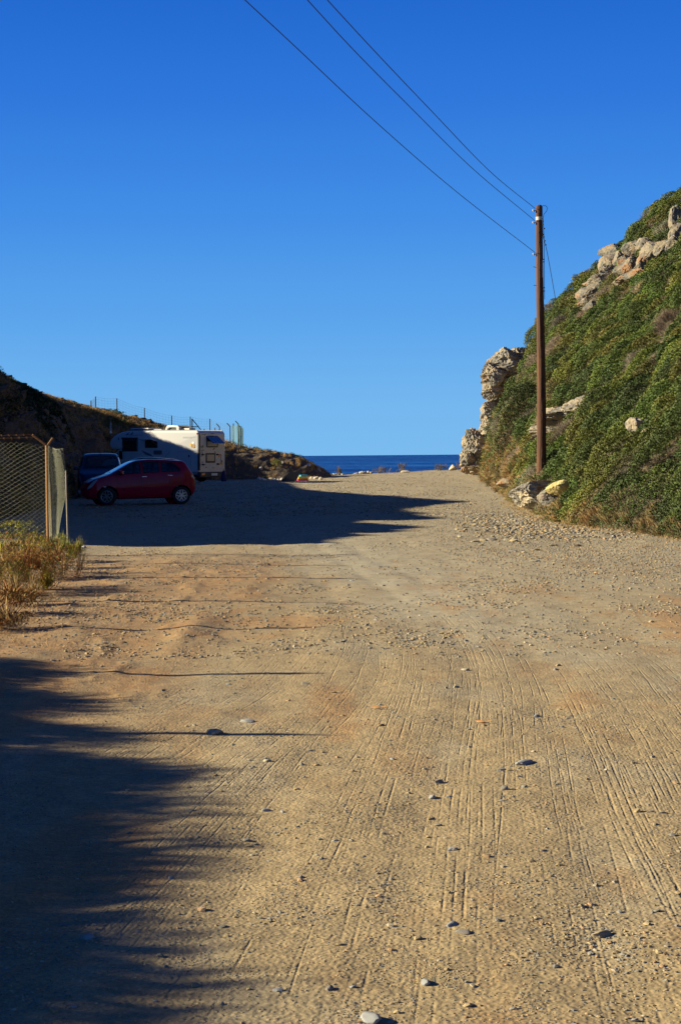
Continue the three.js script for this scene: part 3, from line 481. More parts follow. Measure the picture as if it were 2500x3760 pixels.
  const heap = [[1745, 1986, .2, .5], [1776, 1982, .16, .8], [1800, 1980, .22, .8], [1763, 1962, .09, 1.5], [1885, 1984, .23, .75], [1908, 1992, .12, .7], [1922, 1992, .15, .6], [1862, 1960, .15, .6], [1880, 1958, .14, .6], [1800, 1935, .08, .9], [1688, 1968, .11, .9], [1842, 1937, .1, .7], [1980, 1945, .1, .8], [2030, 2000, .2, .4], [2120, 2002, .16, .8], [1965, 2016, .19, .4], [1884, 2020, .17, .4], [1780, 2015, .12, .6], [1818, 2028, .15, .5], [1920, 2025, .13, .6], [1962, 2057, .2, .25], [1764, 1998, .12, .7]];
  const heapGroup = 'stones of the rubble heap by the hillside';
  for (const [px, py, w, f] of heap) { const p = hit(px, py + 4); stone(p.x, -p.z, w, f, [1, 1, 4, 3, 2][Math.floor(r() * 5)], 'tan stone in the low rubble heap at the right road side', heapGroup); }
}
// ---------------------------------------------------------------- telephone pole and its lines
const woodMap = dataTexture(128, 512, (o) => { const a = tileNoise(71); for (let j = 0; j < 512; j++) for (let i = 0; i < 128; i++) { const u = i / 128, v = j / 512, g = .55 * a(u * 40, v * 6, 40, 6) + .3 * a(u * 90, v * 20, 90, 20) + .3 * a(u * 8, v * 5, 8, 5), k = (j * 128 + i) * 4; o[k] = 255 * clamp(.5 + .62 * g); o[k + 1] = 255 * clamp(.44 + .6 * g); o[k + 2] = 255 * clamp(.40 + .55 * g); o[k + 3] = 255; } }, true);
const woodMaterial = M([.125, .057, .022], .85, { map: woodMap, bumpMap: woodMap, bumpScale: .012 });
const iron = M([.06, .055, .05], .6, { metalness: .5 }), blackCable = M([.02, .02, .022], .6), porcelain = P([.42, .40, .35], .35), rust = M([.30, .15, .055], .9), galvanised = M([.42, .43, .42], .5, { metalness: .6 });
const POLE_D = 46, poleFoot = at(1985, 1795, POLE_D), poleTop = at(1976, 752, POLE_D);
{
  const H = poleTop.y - poleFoot.y + .5, pole = thing('telephone_pole', 'tall brown wooden telephone pole standing at the foot of the hillside', 'pole', V(poleFoot.x, poleFoot.y - .5, poleFoot.z));
  const pts = [[.001, 0]]; for (let i = 0; i <= 40; i++) { const t = i / 40; pts.push([lerp(.156, .10, t ** .8) + .004 * n2(t * 9, 2), t * (H - .06)]); } pts.push([.07, H - .015], [.03, H], [.001, H + .002]);
  const g = new THREE.LatheGeometry(pts.map((p) => new THREE.Vector2(...p)), 28), p = g.attributes.position, uv = g.attributes.uv;
  for (let i = 0; i < p.count; i++) { const y = p.getY(i), a = Math.atan2(p.getZ(i), p.getX(i)), k = 1 + .035 * n2(Math.cos(a) * 2 + 5, y * .35 + Math.sin(a) * 2); p.setX(i, p.getX(i) * k + .025 * Math.sin(y * .55)); p.setZ(i, p.getZ(i) * k); uv.setXY(i, uv.getX(i) * 1.0, y / 3); }
  g.computeVertexNormals(); mesh('shaft', g, woodMaterial, pole);
  const yOf = (py) => at(1976, py, POLE_D).y - pole.position.y, R = .1;
  const bend = (y) => .025 * Math.sin(y * .55);
  for (const py of [774, 818, 934]) { const y = yOf(py), ins = mesh('insulator', new THREE.LatheGeometry([[0, -.05], [.03, -.05], [.045, -.02], [.03, 0], [.045, .02], [.03, .05], [0, .055]].map((q) => new THREE.Vector2(...q)), 14), porcelain, pole); ins.position.set(bend(y) - R - .075, y, .03); ins.rotation.z = .5; ins.scale.setScalar(.75); mesh('bracket', rod(V(0, -.02, 0), V(.12, -.03, -.02), .013), iron, ins); }
  mesh('band', new THREE.CylinderGeometry(.104, .104, .1, 24, 1, true).translate(bend(yOf(803)), yOf(803), 0), M([.5, .47, .38], .7, { side: THREE.DoubleSide }), pole);
  for (const py of [982, 1048]) { const y = yOf(py); mesh('step_bolt', rod(V(bend(y) - .1, y, .02), V(bend(y) - .19, y + (py < 1000 ? .02 : 0), .02), .009), iron, pole); }
  for (const py of [856, 893, 992, 1310, 1408, 1508, 1545, 1688]) { const y = yOf(py); mesh('bolt', new THREE.CylinderGeometry(.016, .02, .025, 8).rotateX(Math.PI / 2).translate(bend(y) - .02, y, .118 + .03 * (1 - y / H)), iron, pole); }
  for (const py of [953, 962, 1057, 1069]) { const y = yOf(py); mesh('cable_clip', box(.045, .025, .03, bend(y) + .125, y, .02), iron, pole); }
  mesh('conduit', rod(V(.055, yOf(1020), .1), V(.055, yOf(955), .098), .016, 8), M([.42, .36, .3], .6), pole);
  mesh('cable', tube([V(.06, yOf(757), .05), V(.17, yOf(757), .05), V(.21, yOf(766), .05), V(.18, yOf(778), .05), V(.11, yOf(788), .04), V(.115, yOf(880), .03), V(.118, yOf(962), .03), V(.122, yOf(1075), .03), V(.125, yOf(1100), .03)], .008, 60), blackCable, pole);
  // overhead lines: sight lines measured on the photograph, with the even recession of a straight span
  const spans = [['lowest of the three overhead wires running to the pole', [[1963, 928], [1657, 689], [1363, 433], [1070, 158], [900, 0]]], ['middle of the three overhead wires running to the pole', [[1961, 810], [1730, 615], [1510, 398], [1290, 175], [1129, 0]]], ['highest overhead wire running to the top of the pole', [[1963, 766], [1803, 634], [1583, 407], [1363, 175], [1202, 0]]]];
  for (const [label, q] of spans) {
    const len = (i) => { let s = 0; for (let k = 1; k <= i; k++) s += Math.hypot(q[k][0] - q[k - 1][0], q[k][1] - q[k - 1][1]); return s; }, L = len(4);
    const pts = q.map((e, i) => at(e[0], e[1], 1 / lerp(1 / 46, 1 / 25, len(i) / L))); pts[0].z += .03;
    const dir = pts[4].clone().sub(pts[3]); for (let k = 1; k <= 4; k++) pts.push(pts[4].clone().addScaledVector(dir, k * 3).add(V(0, .02 * k * k, 0)));
    tag(mesh('overhead_wire', tube(pts, .0085, 160, 6), blackCable), label, 'wire', 'overhead wires');
  }
  const foot = hit(2116, 1524), guy = thing('guy_cable', 'black guy cable slanting down from the pole to the scrub', 'cable'), gp = [[1990, 800], [1993, 870], [2003, 905], [2040, 1108], [2066, 1250], [2098, 1420], [2112, 1482]].map(([x, y]) => { const t = clamp((y - 800) / 682); return at(x, y, 1 / lerp(1 / 45.9, 1 / -foot.z, t)); });
  mesh('strand', tube(gp, .009, 80, 6), blackCable, guy);
  for (const [x, y] of [[1992, 812], [1992, 824], [1997, 839], [1993, 861], [1995, 870], [1999, 884], [2002, 899]]) mesh('clamp', rbox(.045, .035, .04, .008).translate(...at(x, y, 45.9).toArray()), iron, guy);
  const st = thing('anchor_stake', 'thin rusty anchor stake on the rock ledge right of the pole', 'stake', foot); mesh('rod', rod(V(0, -.3, 0), V(-.05, .42, .02), .014), rust, st); mesh('eye', new THREE.TorusGeometry(.03, .01, 6, 12).translate(-.05, .43, .02), rust, st);
}

// ---------------------------------------------------------------- chain link fence on the left
const wireMaterial = M([.24, .25, .16], .6, { metalness: .1 });
function chainLink(f, nu, nv, r) { // zigzag wires between (u, v) in 0..1, nu wires and nv half meshes high
  const pos = [], idx = [];
  for (let i = 0; i <= nu; i++) {
    let base = -1;
    for (let j = 0; j <= nv; j++) {
      const side = (i + j) % 2 ? .5 : -.5, c = f(clamp((i + side) / nu, 0, 1), j / nv, side), b = pos.length / 3;
      for (let k = 0; k < 3; k++) { const a = k * 2.0944 + .5; pos.push(c.x + Math.cos(a) * r, c.y, c.z + Math.sin(a) * r); }
      if (base >= 0) for (let k = 0; k < 3; k++) { const k2 = (k + 1) % 3; idx.push(base + k, b + k, base + k2, base + k2, b + k, b + k2); }
      base = b;
    }
  }
  return geom(pos, idx);
}
const cornerFoot = hit(180, 2024), fenceD = -cornerFoot.z, cornerH = (2024 - 1632) * fenceD / FOCAL;
const linePosts = [[-6.0, 22.8, 2.02], [-6.0, 20.05, 2.1], [-6.0, 17.1, 2.12], [-6.0, 14.42, 1.96], [-6.0, 11.6, 1.94], [-6.0, 9.14, 1.96]];
{
  const corner = thing('fence_corner_post', 'rust brown fence corner post with two slanting top arms', 'fence post', cornerFoot);
  mesh('post', cyl(.034, .031, cornerH + .25, 14, 0, -.25, 0), rust, corner);
  mesh('arm', rod(V(0, cornerH - .02, 0), V(-.22, cornerH + .16, .08), .018, 8), rust, corner);
  mesh('arm', rod(V(0, cornerH - .03, 0), V(.06, cornerH + .1, -.16), .018, 8), rust, corner);
  mesh('brace', rod(V(.03, cornerH - .5, .02), V(.09, -.1, .1), .012, 6), rust, corner);
  const L0 = V(linePosts[0][0], 0, -linePosts[0][1]), dx = L0.x - cornerFoot.x, dz = L0.z - cornerFoot.z, len = Math.hypot(dx, dz), gy = (x, z) => ground(x, -z);
  const near = thing('chain_link_fence', 'grey chain link fence panel left of the rusty corner post', 'fence');
  mesh('wire_mesh', chainLink((u, v, s) => { const x = cornerFoot.x + dx * u, z = cornerFoot.z + dz * u, sag = .05 * Math.sin(u * 9) + .05 * Math.sin(u * 3.1), w = .03 * Math.sin(u * 11 + v * 5); return V(x - dz / len * w, lerp(gy(x, z) + .06, gy(x, z) + cornerH - .04 + sag * .6, v), z + dx / len * w); }, Math.round(len / .072), 50, .0022), wireMaterial, near);
  for (const [k, dy] of [[0, 0], [1, -.07]]) { const a = corner.position.clone().add(V(-.24 + .05 * k, cornerH + .16 - .04 * k, .08)), b = V(L0.x - .25, a.y + .02 + dy * .3, L0.z), barb = thing('barbed_wire', k ? 'lower rusty barbed wire strand along the chain link fence' : 'upper rusty barbed wire strand along the chain link fence', 'wire', null, 0, 'barbed wires'); const m = a.clone().lerp(b, .5).add(V(0, -.03, 0)), pts = [a, m, b]; mesh('strand', tube(pts, .0022, 24, 5), rust, barb); const cv = new THREE.CatmullRomCurve3(pts), list = []; for (let i = 1; i < 14; i++) { const q = cv.getPoint(i / 14); list.push(rod(q.clone().add(V(.008, .012, .01)), q.clone().add(V(-.008, -.012, -.01)) , .0016, 4), rod(q.clone().add(V(-.008, .012, .012)), q.clone().add(V(.008, -.012, -.012)), .003, 4)); } mesh('barbs', merge(list), rust, barb); }
  // loose flap of mesh hanging from the corner post to a thin stake
  const stakeFoot = hit(252, 2044), sD = -stakeFoot.z, stakeTop = at(243, 1728, sD + .1);
  const stake = thing('thin_fence_stake', 'thin leaning metal stake holding the loose chain link flap', 'fence post'); mesh('rod', rod(stakeFoot.clone().add(V(0, -.2, 0)), stakeTop, .011, 8), M([.35, .3, .22], .6, { metalness: .4 }), stake);
  const flap = thing('chain_link_flap', 'sagging loose flap of chain link mesh right of the corner post', 'fence');
  const rightEdge = [[232, 1646], [243, 1730], [242, 1830], [228, 1905], [219, 1965], [196, 2010]], edge = (v) => { const t = (1 - v) * 5, i = Math.min(4, Math.floor(t)), q = t - i; return [lerp(rightEdge[i][0], rightEdge[i + 1][0], q), lerp(rightEdge[i][1], rightEdge[i + 1][1], q)]; };
  mesh('wire_mesh', chainLink((u, v) => { const e = edge(v), b = at(e[0], e[1], lerp(fenceD, sD + .1, .8)), a = V(cornerFoot.x + .03, cornerFoot.y + lerp(.1, cornerH - .02, v), cornerFoot.z + .03), p = a.lerp(b, u); p.y -= .07 * Math.sin(u * 3.14) * (1 - v * .6); p.z += .08 * Math.sin(u * 7 + v * 3); return p; }, 30, 64, .0026), wireMaterial, flap);
  // the fence goes on towards the camera, beyond the left picture edge, where it throws the thin shadows across the road
  linePosts.forEach(([x, d, h], i) => { const p = thing('fence_post', ['first', 'second', 'third', 'fourth', 'fifth', 'sixth'][i] + ' post of the fence line nearer than the corner post', 'fence post', V(x, ground(x, d), -d), 0, 'posts of the chain link fence'); mesh('post', cyl(.042, .038, h + .2, 10, 0, -.2, 0), rust, p); mesh('arm', rod(V(0, h - .02, 0), V(-.2, h + .14, 0), .02, 7), rust, p); });
  for (let i = 0; i < linePosts.length - 1; i++) { const [x0, d0, h0] = linePosts[i], [x1, d1, h1] = linePosts[i + 1], t = thing('chain_link_fence', 'chain link fence panel between the ' + ['first and second', 'second and third', 'third and fourth', 'fourth and fifth', 'fifth and sixth'][i] + ' near fence posts', 'fence', null, 0, 'panels of the chain link fence'); mesh('wire_mesh', chainLink((u, v) => { const x = lerp(x0, x1, u), d = lerp(d0, d1, u), g0 = ground(x, d); return V(x + .03 * Math.sin(u * 9 + v * 4), lerp(g0 + .05, g0 + lerp(h0, h1, u) - .12 + .05 * Math.sin(u * 6 + i), v), -d); }, Math.round((d0 - d1) / .06), 60, .0023), wireMaterial, t); }
}

// ---------------------------------------------------------------- plants
function plantGeo(seed, n, R, H, tuft, colours, size, o = {}) { // many tufts through a mound of radius R and height H, leaf colours from the list
  const r = rng(seed), pos = [], nor = [], col = [], M4 = new THREE.Matrix4(), q = new THREE.Quaternion(), tp = tuft.attributes.position, tn = tuft.attributes.normal, tc = tuft.attributes.color, v = V(0, 0, 0), N = V(0, 0, 0);
  for (let i = 0; i < n; i++) {
    const a = r() * 6.283, y = r() ** (o.top ?? .7), rad = R * Math.sqrt(Math.max(.02, 1 - (y * .9) ** 2)) * Math.sqrt(r()) * (1 + .25 * Math.sin(a * 3 + seed)), c = V(Math.cos(a) * rad, y * H, Math.sin(a) * rad * (o.flat ?? 1)), s = size * (.6 + .8 * r());
    q.setFromEuler(new THREE.Euler((r() - .5) * 1.2, r() * 6.28, (r() - .5) * 1.2)); M4.compose(c, q, V(s, s, s)); const k = colours[Math.floor(r() * colours.length)], t = .75 + .5 * r();
    for (let j = 0; j < tp.count; j++) { v.fromBufferAttribute(tp, j).applyMatrix4(M4); N.fromBufferAttribute(tn, j).applyQuaternion(q); pos.push(v.x, Math.max(v.y, -.05), v.z); nor.push(N.x, N.y, N.z); col.push(k[0] * t * tc.getX(j), k[1] * t * tc.getY(j), k[2] * t * tc.getZ(j)); }
  }
  const g = new THREE.BufferGeometry(); g.setAttribute('position', new THREE.Float32BufferAttribute(pos, 3)); g.setAttribute('normal', new THREE.Float32BufferAttribute(nor, 3)); g.setAttribute('color', new THREE.Float32BufferAttribute(col, 3)); return g;
}
const softTuft = leafTuft(221, 22, 1, .3, .13), thinTuft = leafTuft(223, 26, 1, .5, .06), stalkTuft = twigTuft(225, 14, .3, 1.6, .02, { spread: .7 });
function stems(seed, n, R, H, rad) { const r = rng(seed), l = []; for (let i = 0; i < n; i++) { const a = r() * 6.28, q = R * Math.sqrt(r()); l.push(rod(V(Math.cos(a) * q * .2, -.1, Math.sin(a) * q * .2), V(Math.cos(a) * q, H * (.5 + .45 * r()), Math.sin(a) * q), rad, 4, rad * .5)); } return merge(l); }
const barkMaterial = M([.16, .12, .08], .9);
function plant(name, label, category, pos, seed, R, H, n, tuft, colours, size, o = {}) { const t = thing(name, label, category, pos, 0, o.group); mesh('foliage', plantGeo(seed, n, R, H, tuft, colours, size, o), o.mat ?? leafMaterial, t); mesh('stems', stems(seed, o.stems ?? 14, R * .8, H, o.thick ?? .006), barkMaterial, t); return t; }
{
  const yg = [[.40, .38, .03], [.48, .41, .045], [.22, .25, .03]], rusty = [[.38, .14, .03], [.28, .11, .028], [.40, .23, .06], [.24, .17, .045]], grn = [[.13, .17, .022], [.24, .23, .035], [.34, .22, .045]];
  const spots = [ // px, py of the base; R, H
    [20, 2120, .5, .62, yg, 'yellow green flowering weed at the left picture edge below the fence'], [85, 2105, .42, .6, yg, 'yellow green flowering weed in front of the chain link panel'], [150, 2085, .36, .52, grn, 'green weed left of the rusty corner post'],
    [15, 2185, .45, .5, grn, 'dark green weed low at the left picture edge'], [10, 2250, .34, .2, rusty, 'low golden dry weed at the left picture edge nearest the tree shadow'], [70, 2225, .3, .18, rusty, 'low golden dry weed in front of the rust brown clump'], [5, 2310, .3, .14, rusty, 'flat straw weed at the left edge just above the tree shadow'], [75, 2175, .48, .5, rusty, 'rust brown dry weed clump in front of the fence'], [135, 2160, .42, .45, grn.concat(rusty), 'mixed green and brown weed clump before the corner post'], [195, 2125, .36, .4, rusty, 'brown dry weed at the foot of the corner post'], [230, 2060, .2, .34, yg, 'bright yellow green weed between the post and the thin stake'], [280, 2058, .15, .24, yg.concat(grn), 'small green weed right of the thin stake'], [170, 2165, .07, .1, yg, 'tiny yellow green seedling on the bare ground']];
  spots.forEach(([px, py, R, H, c, label], i) => { const t = plant('roadside_weed', label, 'weed', hit(px, py), 700 + i, R * 1.15, H * (.65 + .3 * ((i * 37 % 10) / 10)), Math.round(30 + 210 * R), i % 2 ? thinTuft : softTuft, c === yg ? grn.concat(yg, rusty) : c, .07, { group: 'weeds along the chain link fence', stems: 9, thick: .004, top: .5 }); mesh('stalks', plantGeo(730 + i, Math.round(5 + 14 * R), R * 1.05, H * .6, stalkTuft, c.concat([[.4, .27, .1]]), .17), dryMaterial, t); const n = Math.round((c === yg ? 170 : 30) * R), q = rng(780 + i), list = []; mesh('flower_heads', plantGeo(790 + i, n, R * 1.05, H * 1.15, softTuft, c === rusty ? [[.4, .24, .08], [.3, .13, .04]] : yg, .04, { top: .22 }), dryMaterial, t); });
  // straw and dead leaves on the soil by the fence
  const r = rng(720), blade = twigTuft(721, 7, .4, .5, .008, { spread: 1.6 }), list = [];
  for (let i = 0; i < 2600; i++) { const d = 12.5 + 14 * r(), x = -.225 * d - .6 + (1.9 * r() ** 1.8) + .9 * smooth(20, 26, d) * r(); if (fbm2(x * .9, d * .5, 3) < -.15) continue; const t = .7 + .6 * r(); list.push({ p: V(x, ground(x, d) + .01, -d), s: .05 + .09 * r(), c: RGB(.42 * t, .27 * t, .12 * t), turn: r() * 6.28, n: V(r() - .5, .35, r() - .5).normalize() }); }
  for (let i = 0; i < 2200; i++) { const d = 24 + 26 * r(), px = profileAt(RIGHT, d)[0][0], x = px - .5 + .9 * r(); const t = .7 + .6 * r(); list.push({ p: V(x, ground(x, d) + .01, -d), s: .07 + .1 * r(), c: RGB(.40 * t, .27 * t, .12 * t), turn: r() * 6.28, n: V(r() - .5, .4, r() - .5).normalize() }); }
  scatter('straw_litter', 'dry straw and dead leaves lying along the road edges', blade, dryMaterial, list);
  // shrubs on the seaward rim of the ground
  const rim = [[1243, 1740, .3, .45, 'leafless grey shrub on the rim beside the white stone row'], [1398, 1744, .7, .38, 'low wide grey shrub on the rim right of the stone pile'], [1476, 1733, .42, .72, 'tallest twiggy grey shrub on the rim against the sea'], [1612, 1726, .45, .42, 'grey shrub on the rim near the rock stack'], [1688, 1724, .5, .38, 'dry brown shrub at the foot of the rock stack']];
  rim.forEach(([px, py, R, H, label], i) => { const d = edgeDepth(at(px, py, 109).x) - 1.2, p = at(px, py, d); p.y = ground(p.x, d); plant('rim_shrub', label, 'shrub', p, 740 + i, R, H * .7, 26, stalkTuft, [[.17, .14, .10], [.13, .115, .085], [.2, .16, .1]], .2, { mat: dryMaterial, group: 'shrubs on the rim above the sea', stems: 20, thick: .012 }); });
  plant('cliff_bush', 'bright green bush growing at the foot of the rock stack', 'bush', hit(1788, 1735), 760, .45, .9, 90, softTuft, [[.16, .17, .02], [.12, .14, .02]], .16);
  plant('dark_bush', 'big dark green and brown bush between the cliff and the pole', 'bush', at(1905, 1690, 66).add(V(0, -.6, 0)), 762, 1.35, 2.9, 620, softTuft, [[.055, .075, .02], [.08, .085, .025], [.10, .07, .03], [.05, .07, .02]], .24, { flat: .8, top: .9, stems: 30 });
  plant('dark_bush', 'dark green bush behind the upper edge of the big brown bush', 'bush', at(1925, 1540, 74), 764, 1.2, 1.6, 420, softTuft, [[.06, .085, .02], [.05, .07, .02]], .24, { flat: .8, stems: 20 });
  plant('clifftop_bush', 'rounded dark bush crowning the limestone cliff head', 'bush', at(1905, 1318, 94), 766, .95, .5, 240, softTuft, [[.06, .08, .02], [.08, .09, .025]], .2, { flat: .7 });
  plant('ledge_plant', 'small yellow green plant growing on the dark rocks beside the sea', 'plant', at(1020, 1706, 95.2).add(V(0, -.12, 0)), 768, .42, .34, 60, softTuft, [[.14, .17, .02], [.2, .19, .04]], .14);
  plant('bank_bush', 'sunlit yellow green bush on the bank above the motorhome', 'bush', at(418, 1572, 86).add(V(0, -.1, 0)), 770, .7, .6, 110, softTuft, [[.2, .17, .02], [.13, .14, .03]], .18);
  plant('crest_bush', 'green bush on the crest behind the wire fence', 'bush', at(412, 1515, 98.6).add(V(0, -.3, 0)), 772, .85, .35, 110, softTuft, [[.09, .12, .025], [.07, .09, .02]], .2);
}
// feathery trees beyond the left picture edge: only their shadow lies across the foreground
{
  const r = rng(800), frond = leafTuft(231, 30, 1, .9, .075, { tall: 1.1 });
  const crown = plantGeo(801, 820, 1.35, 2.45, frond, [[.07, .10, .035], [.09, .12, .04], [.06, .085, .03]], .26, { top: .8 }), trunk = merge([rod(V(0, -.3, 0), V(.1, 1.2, 0), .12, 8, .08), rod(V(.08, 1, 0), V(.6, 2.3, .3), .06, 6, .02), rod(V(.08, .9, 0), V(-.5, 2.2, -.2), .06, 6, .02), rod(V(.1, 1.1, 0), V(.1, 2.6, -.4), .05, 6, .02)]);
  const list = [[-9.2, 11.5, .70, 'feathery tree farthest along the fence beyond the left edge'], [-9.0, 9.3, .72, 'second feathery tree beyond the left edge'], [-9.3, 7.2, .86, 'middle feathery tree beyond the left edge'], [-9.0, 5.2, .83, 'feathery tree level with the near foreground'], [-9.3, 3.0, .80, 'nearest feathery tree beside the camera'], [-9.1, 6.2, .84, 'feathery tree between the middle and the near tree of the row'], [-9.2, 8.2, .77, 'feathery tree between the middle and the second tree of the row'], [-9.2, 4.1, .80, 'feathery tree between the two nearest trees of the row'], [-9.1, 10.4, .72, 'slim feathery tree between the two farthest trees of the row'], [-10.6, 8.3, .83, 'back feathery tree behind the middle of the row'], [-10.8, 5.9, .88, 'back feathery tree behind the near trees'], [-10.4, 10.6, .72, 'back feathery tree near the far end of the row']];
  list.forEach(([x, d, s, label], i) => { const t = thing('feathery_tree', label, 'tree', V(x, ground(x, d), -d), i * 1.3, 'trees beside the fence'); t.scale.set(s * 1.1, s, s * 1.75); mesh('trunk', trunk, barkMaterial, t); const c = mesh('crown', crown, leafMaterial, t); c.position.y = .55; });
}
// ---------------------------------------------------------------- cars
const glassPane = P([.5, .56, .58], .02, { transmission: 1, thickness: 0, ior: 1.5, side: THREE.DoubleSide });
const rubber = M([.018, .018, .018], .8), tyreMaterial = M([.022, .021, .02], .9), alloy = M([.5, .5, .5], .3, { metalness: .85 }), darkPlastic = M([.02, .02, .022], .6), chrome = M([.7, .7, .7], .2, { metalness: .9 }), seatFabric = M([.05, .05, .055], .95), lampGlass = P([.30, .33, .36], .06, { clearcoat: 1 }), tailRed = P([.45, .01, .01], .15, { clearcoat: 1 }), plateWhite = M([.7, .7, .68], .6);
const curve = (pts) => { const f = (x) => { let k = 0; while (k < pts.length - 2 && x > pts[k + 1][0]) k++; const a = pts[k], b = pts[k + 1]; return lerp(a[1], b[1], clamp((x - a[0]) / (b[0] - a[0]))); }; return (x) => (f(x - .05) + f(x - .025) + f(x) * 2 + f(x + .025) + f(x + .05)) / 6; };
const spline = (p, s) => { const n = p.length - 1, i = Math.min(n - 1, Math.floor(s)), t = s - i, q = (k) => p[clamp(k, 0, n)], a = q(i - 1), b = q(i), c = q(i + 1), d = q(i + 2), o = []; for (let k = 0; k < 2; k++) o.push(.5 * (2 * b[k] + (c[k] - a[k]) * t + (2 * a[k] - 5 * b[k] + 4 * c[k] - d[k]) * t * t + (3 * b[k] - a[k] - 3 * c[k] + d[k]) * t * t * t)); return o; };
function wheelParts(parent, x, z, r, steer = 0) {
  const w = part('wheel', parent); w.position.set(x, r, z); w.rotation.y = steer; const out = Math.sign(z), hw = .095;
  mesh('tyre', new THREE.LatheGeometry([[r * .62, -hw * .8], [r * .9, -hw], [r * .985, -hw * .7], [r, 0], [r * .985, hw * .7], [r * .9, hw], [r * .62, hw * .8], [r * .62, -hw * .8]].map((q) => new THREE.Vector2(...q)), 30).rotateX(Math.PI / 2), tyreMaterial, w);
  const list = [new THREE.TorusGeometry(r * .63, .014, 6, 30).translate(0, 0, out * hw * .85), new THREE.CylinderGeometry(r * .14, r * .16, .03, 14).rotateX(Math.PI / 2).translate(0, 0, out * hw * .75)];
  for (let k = 0; k < 5; k++) for (const e of [-.17, .17]) list.push(box(.032, r * .54, .02, 0, 0, 0).rotateZ(e * .75).translate(e * r * .9, r * .36, 0).rotateZ(k * 1.2566).translate(0, 0, out * hw * .72));
  mesh('rim', merge(list), alloy, w); mesh('brake_disc', new THREE.CylinderGeometry(r * .6, r * .6, .02, 24).rotateX(Math.PI / 2).translate(0, 0, out * hw * .2), darkPlastic, w);
}
function makeCar(name, label, paint, o) {
  const car = thing(name, label, 'car', o.pos, o.turn), top = curve(o.top), belt = curve(o.belt), half = curve(o.half), sill = curve(o.sill), X0 = o.top[0][0], X1 = o.top[o.top.length - 1][0], nX = 130, nS = 60;
  const section = (X) => { const w = half(X), yb = sill(X), yT = top(X), ys = Math.min(belt(X), yT - .05), g = clamp((yT - ys) / .36); return [[0, yb], [.78 * w, yb], [.95 * w, yb + .08], [w, lerp(yb, ys, .38)], [.995 * w, lerp(yb, ys, .68)], [.955 * w, ys], [lerp(.9, .87, g) * w, lerp(ys, yT, lerp(.55, .5, g))], [lerp(.78, .74, g) * w, lerp(ys, yT, lerp(.85, .9, g))], [.5 * w, lerp(ys, yT, .985)], [0, yT]]; };
  const S = (X, s, side = 1, out = 0) => { const [z, y] = spline(section(X), s); let dz = 0, dy = 0; if (out) { const a = spline(section(X), Math.max(0, s - .05)), b = spline(section(X), Math.min(9, s + .05)), l = Math.hypot(b[0] - a[0], b[1] - a[1]) || 1; dz = (b[1] - a[1]) / l * out; dy = -(b[0] - a[0]) / l * out; } return V(X, y + dy, (z + dz) * side); };
  const sOf = (X, y) => { const p = section(X); let a = 2, b = 8.8; for (let i = 0; i < 24; i++) { const m = (a + b) / 2; spline(p, m)[1] < y ? a = m : b = m; } return (a + b) / 2; };
  const inWindow = (X, y, s) => { if (s > 7.15) return (X > o.screen[0] && X < o.screen[1]) || (X > o.rear[0] && X < o.rear[1]); if (s < 5.05 || s > 7) return false; for (const w of o.windows) if (X > w[0] && X < w[1] && y > belt(X) + .03 && y < w[2](X)) return true; return false; };
  const pos = [], idx = [], row = 2 * nS + 1, inside = [];
  for (let i = 0; i <= nX; i++) { const X = lerp(X0, X1, i / nX); for (let j = -nS; j <= nS; j++) { const s = (1 - Math.abs(j) / nS) * 9, v = S(X, s, j < 0 ? -1 : 1); let hole = false;
      if (s > .5 && s < 4.9) for (const ax of [o.axleF, o.axleR]) { const dx = v.x - ax, dy = v.y - o.wheel, q = Math.hypot(dx, dy), R = o.wheel + .055; if (q < R && v.y > -1) { hole = true; const e = R / Math.max(q, .05); v.x = ax + dx * e; v.y = o.wheel + dy * e; } }
      pos.push(v.x, v.y, v.z); inside.push(hole ? 1 : 0); } }
  for (let i = 0; i < nX; i++) for (let j = 0; j < row - 1; j++) { const a = i * row + j, b = a + 1, c = a + row, d = c + 1; if (inside[a] && inside[b] && inside[c] && inside[d]) continue; const X = lerp(X0, X1, (i + .5) / nX), s = (1 - Math.abs(j + .5 - nS) / nS) * 9, y = spline(section(X), s)[1]; if (inWindow(X, y, s)) continue; idx.push(a, c, b, b, c, d); }
  for (const [i, f] of [[0, 1], [nX, -1]]) { const c = pos.length / 3, X = i ? X1 + .03 : X0 - .03; pos.push(X, lerp(sill(i ? X1 : X0), top(i ? X1 : X0), .5), 0); for (let j = 0; j < row - 1; j++) { const a = i * row + j; f > 0 ? idx.push(c, a, a + 1) : idx.push(c, a + 1, a); } }
  const body = mesh('body', geom(pos, idx), paint, car);
  const grid = (f, n, m) => { const p = [], t = []; for (let i = 0; i <= n; i++) for (let j = 0; j <= m; j++) { const v = f(i / n, j / m); p.push(v.x, v.y, v.z); } for (let i = 0; i < n; i++) for (let j = 0; j < m; j++) { const a = i * (m + 1) + j; t.push(a, a + 1, a + m + 1, a + 1, a + m + 2, a + m + 1); } return geom(p, t); };
  const across = (x0, x1, inset) => grid((u, v) => { const t = v * 2 - 1, s = 9 - Math.abs(t) * (9 - 7.1); return S(lerp(x0, x1, u), s, t < 0 ? -1 : 1, .004 + inset); }, 14, 24);
  const wsc = mesh('windscreen', across(o.screen[0] - .02, o.screen[1] + .03, 0), glassPane, car); mesh('wiper', merge([tube([S(o.screen[1] - .02, 8.8, 1, .03), S(o.screen[1] - .06, 8.2, 1, .03), S(o.screen[1] - .09, 7.6, 1, .03)], .008, 12, 5), tube([S(o.screen[1] - .02, 8.2, -1, .03), S(o.screen[1] - .06, 8.8, -1, .03), S(o.screen[1] - .09, 8.6, 1, .03)], .008, 12, 5)]), darkPlastic, wsc);
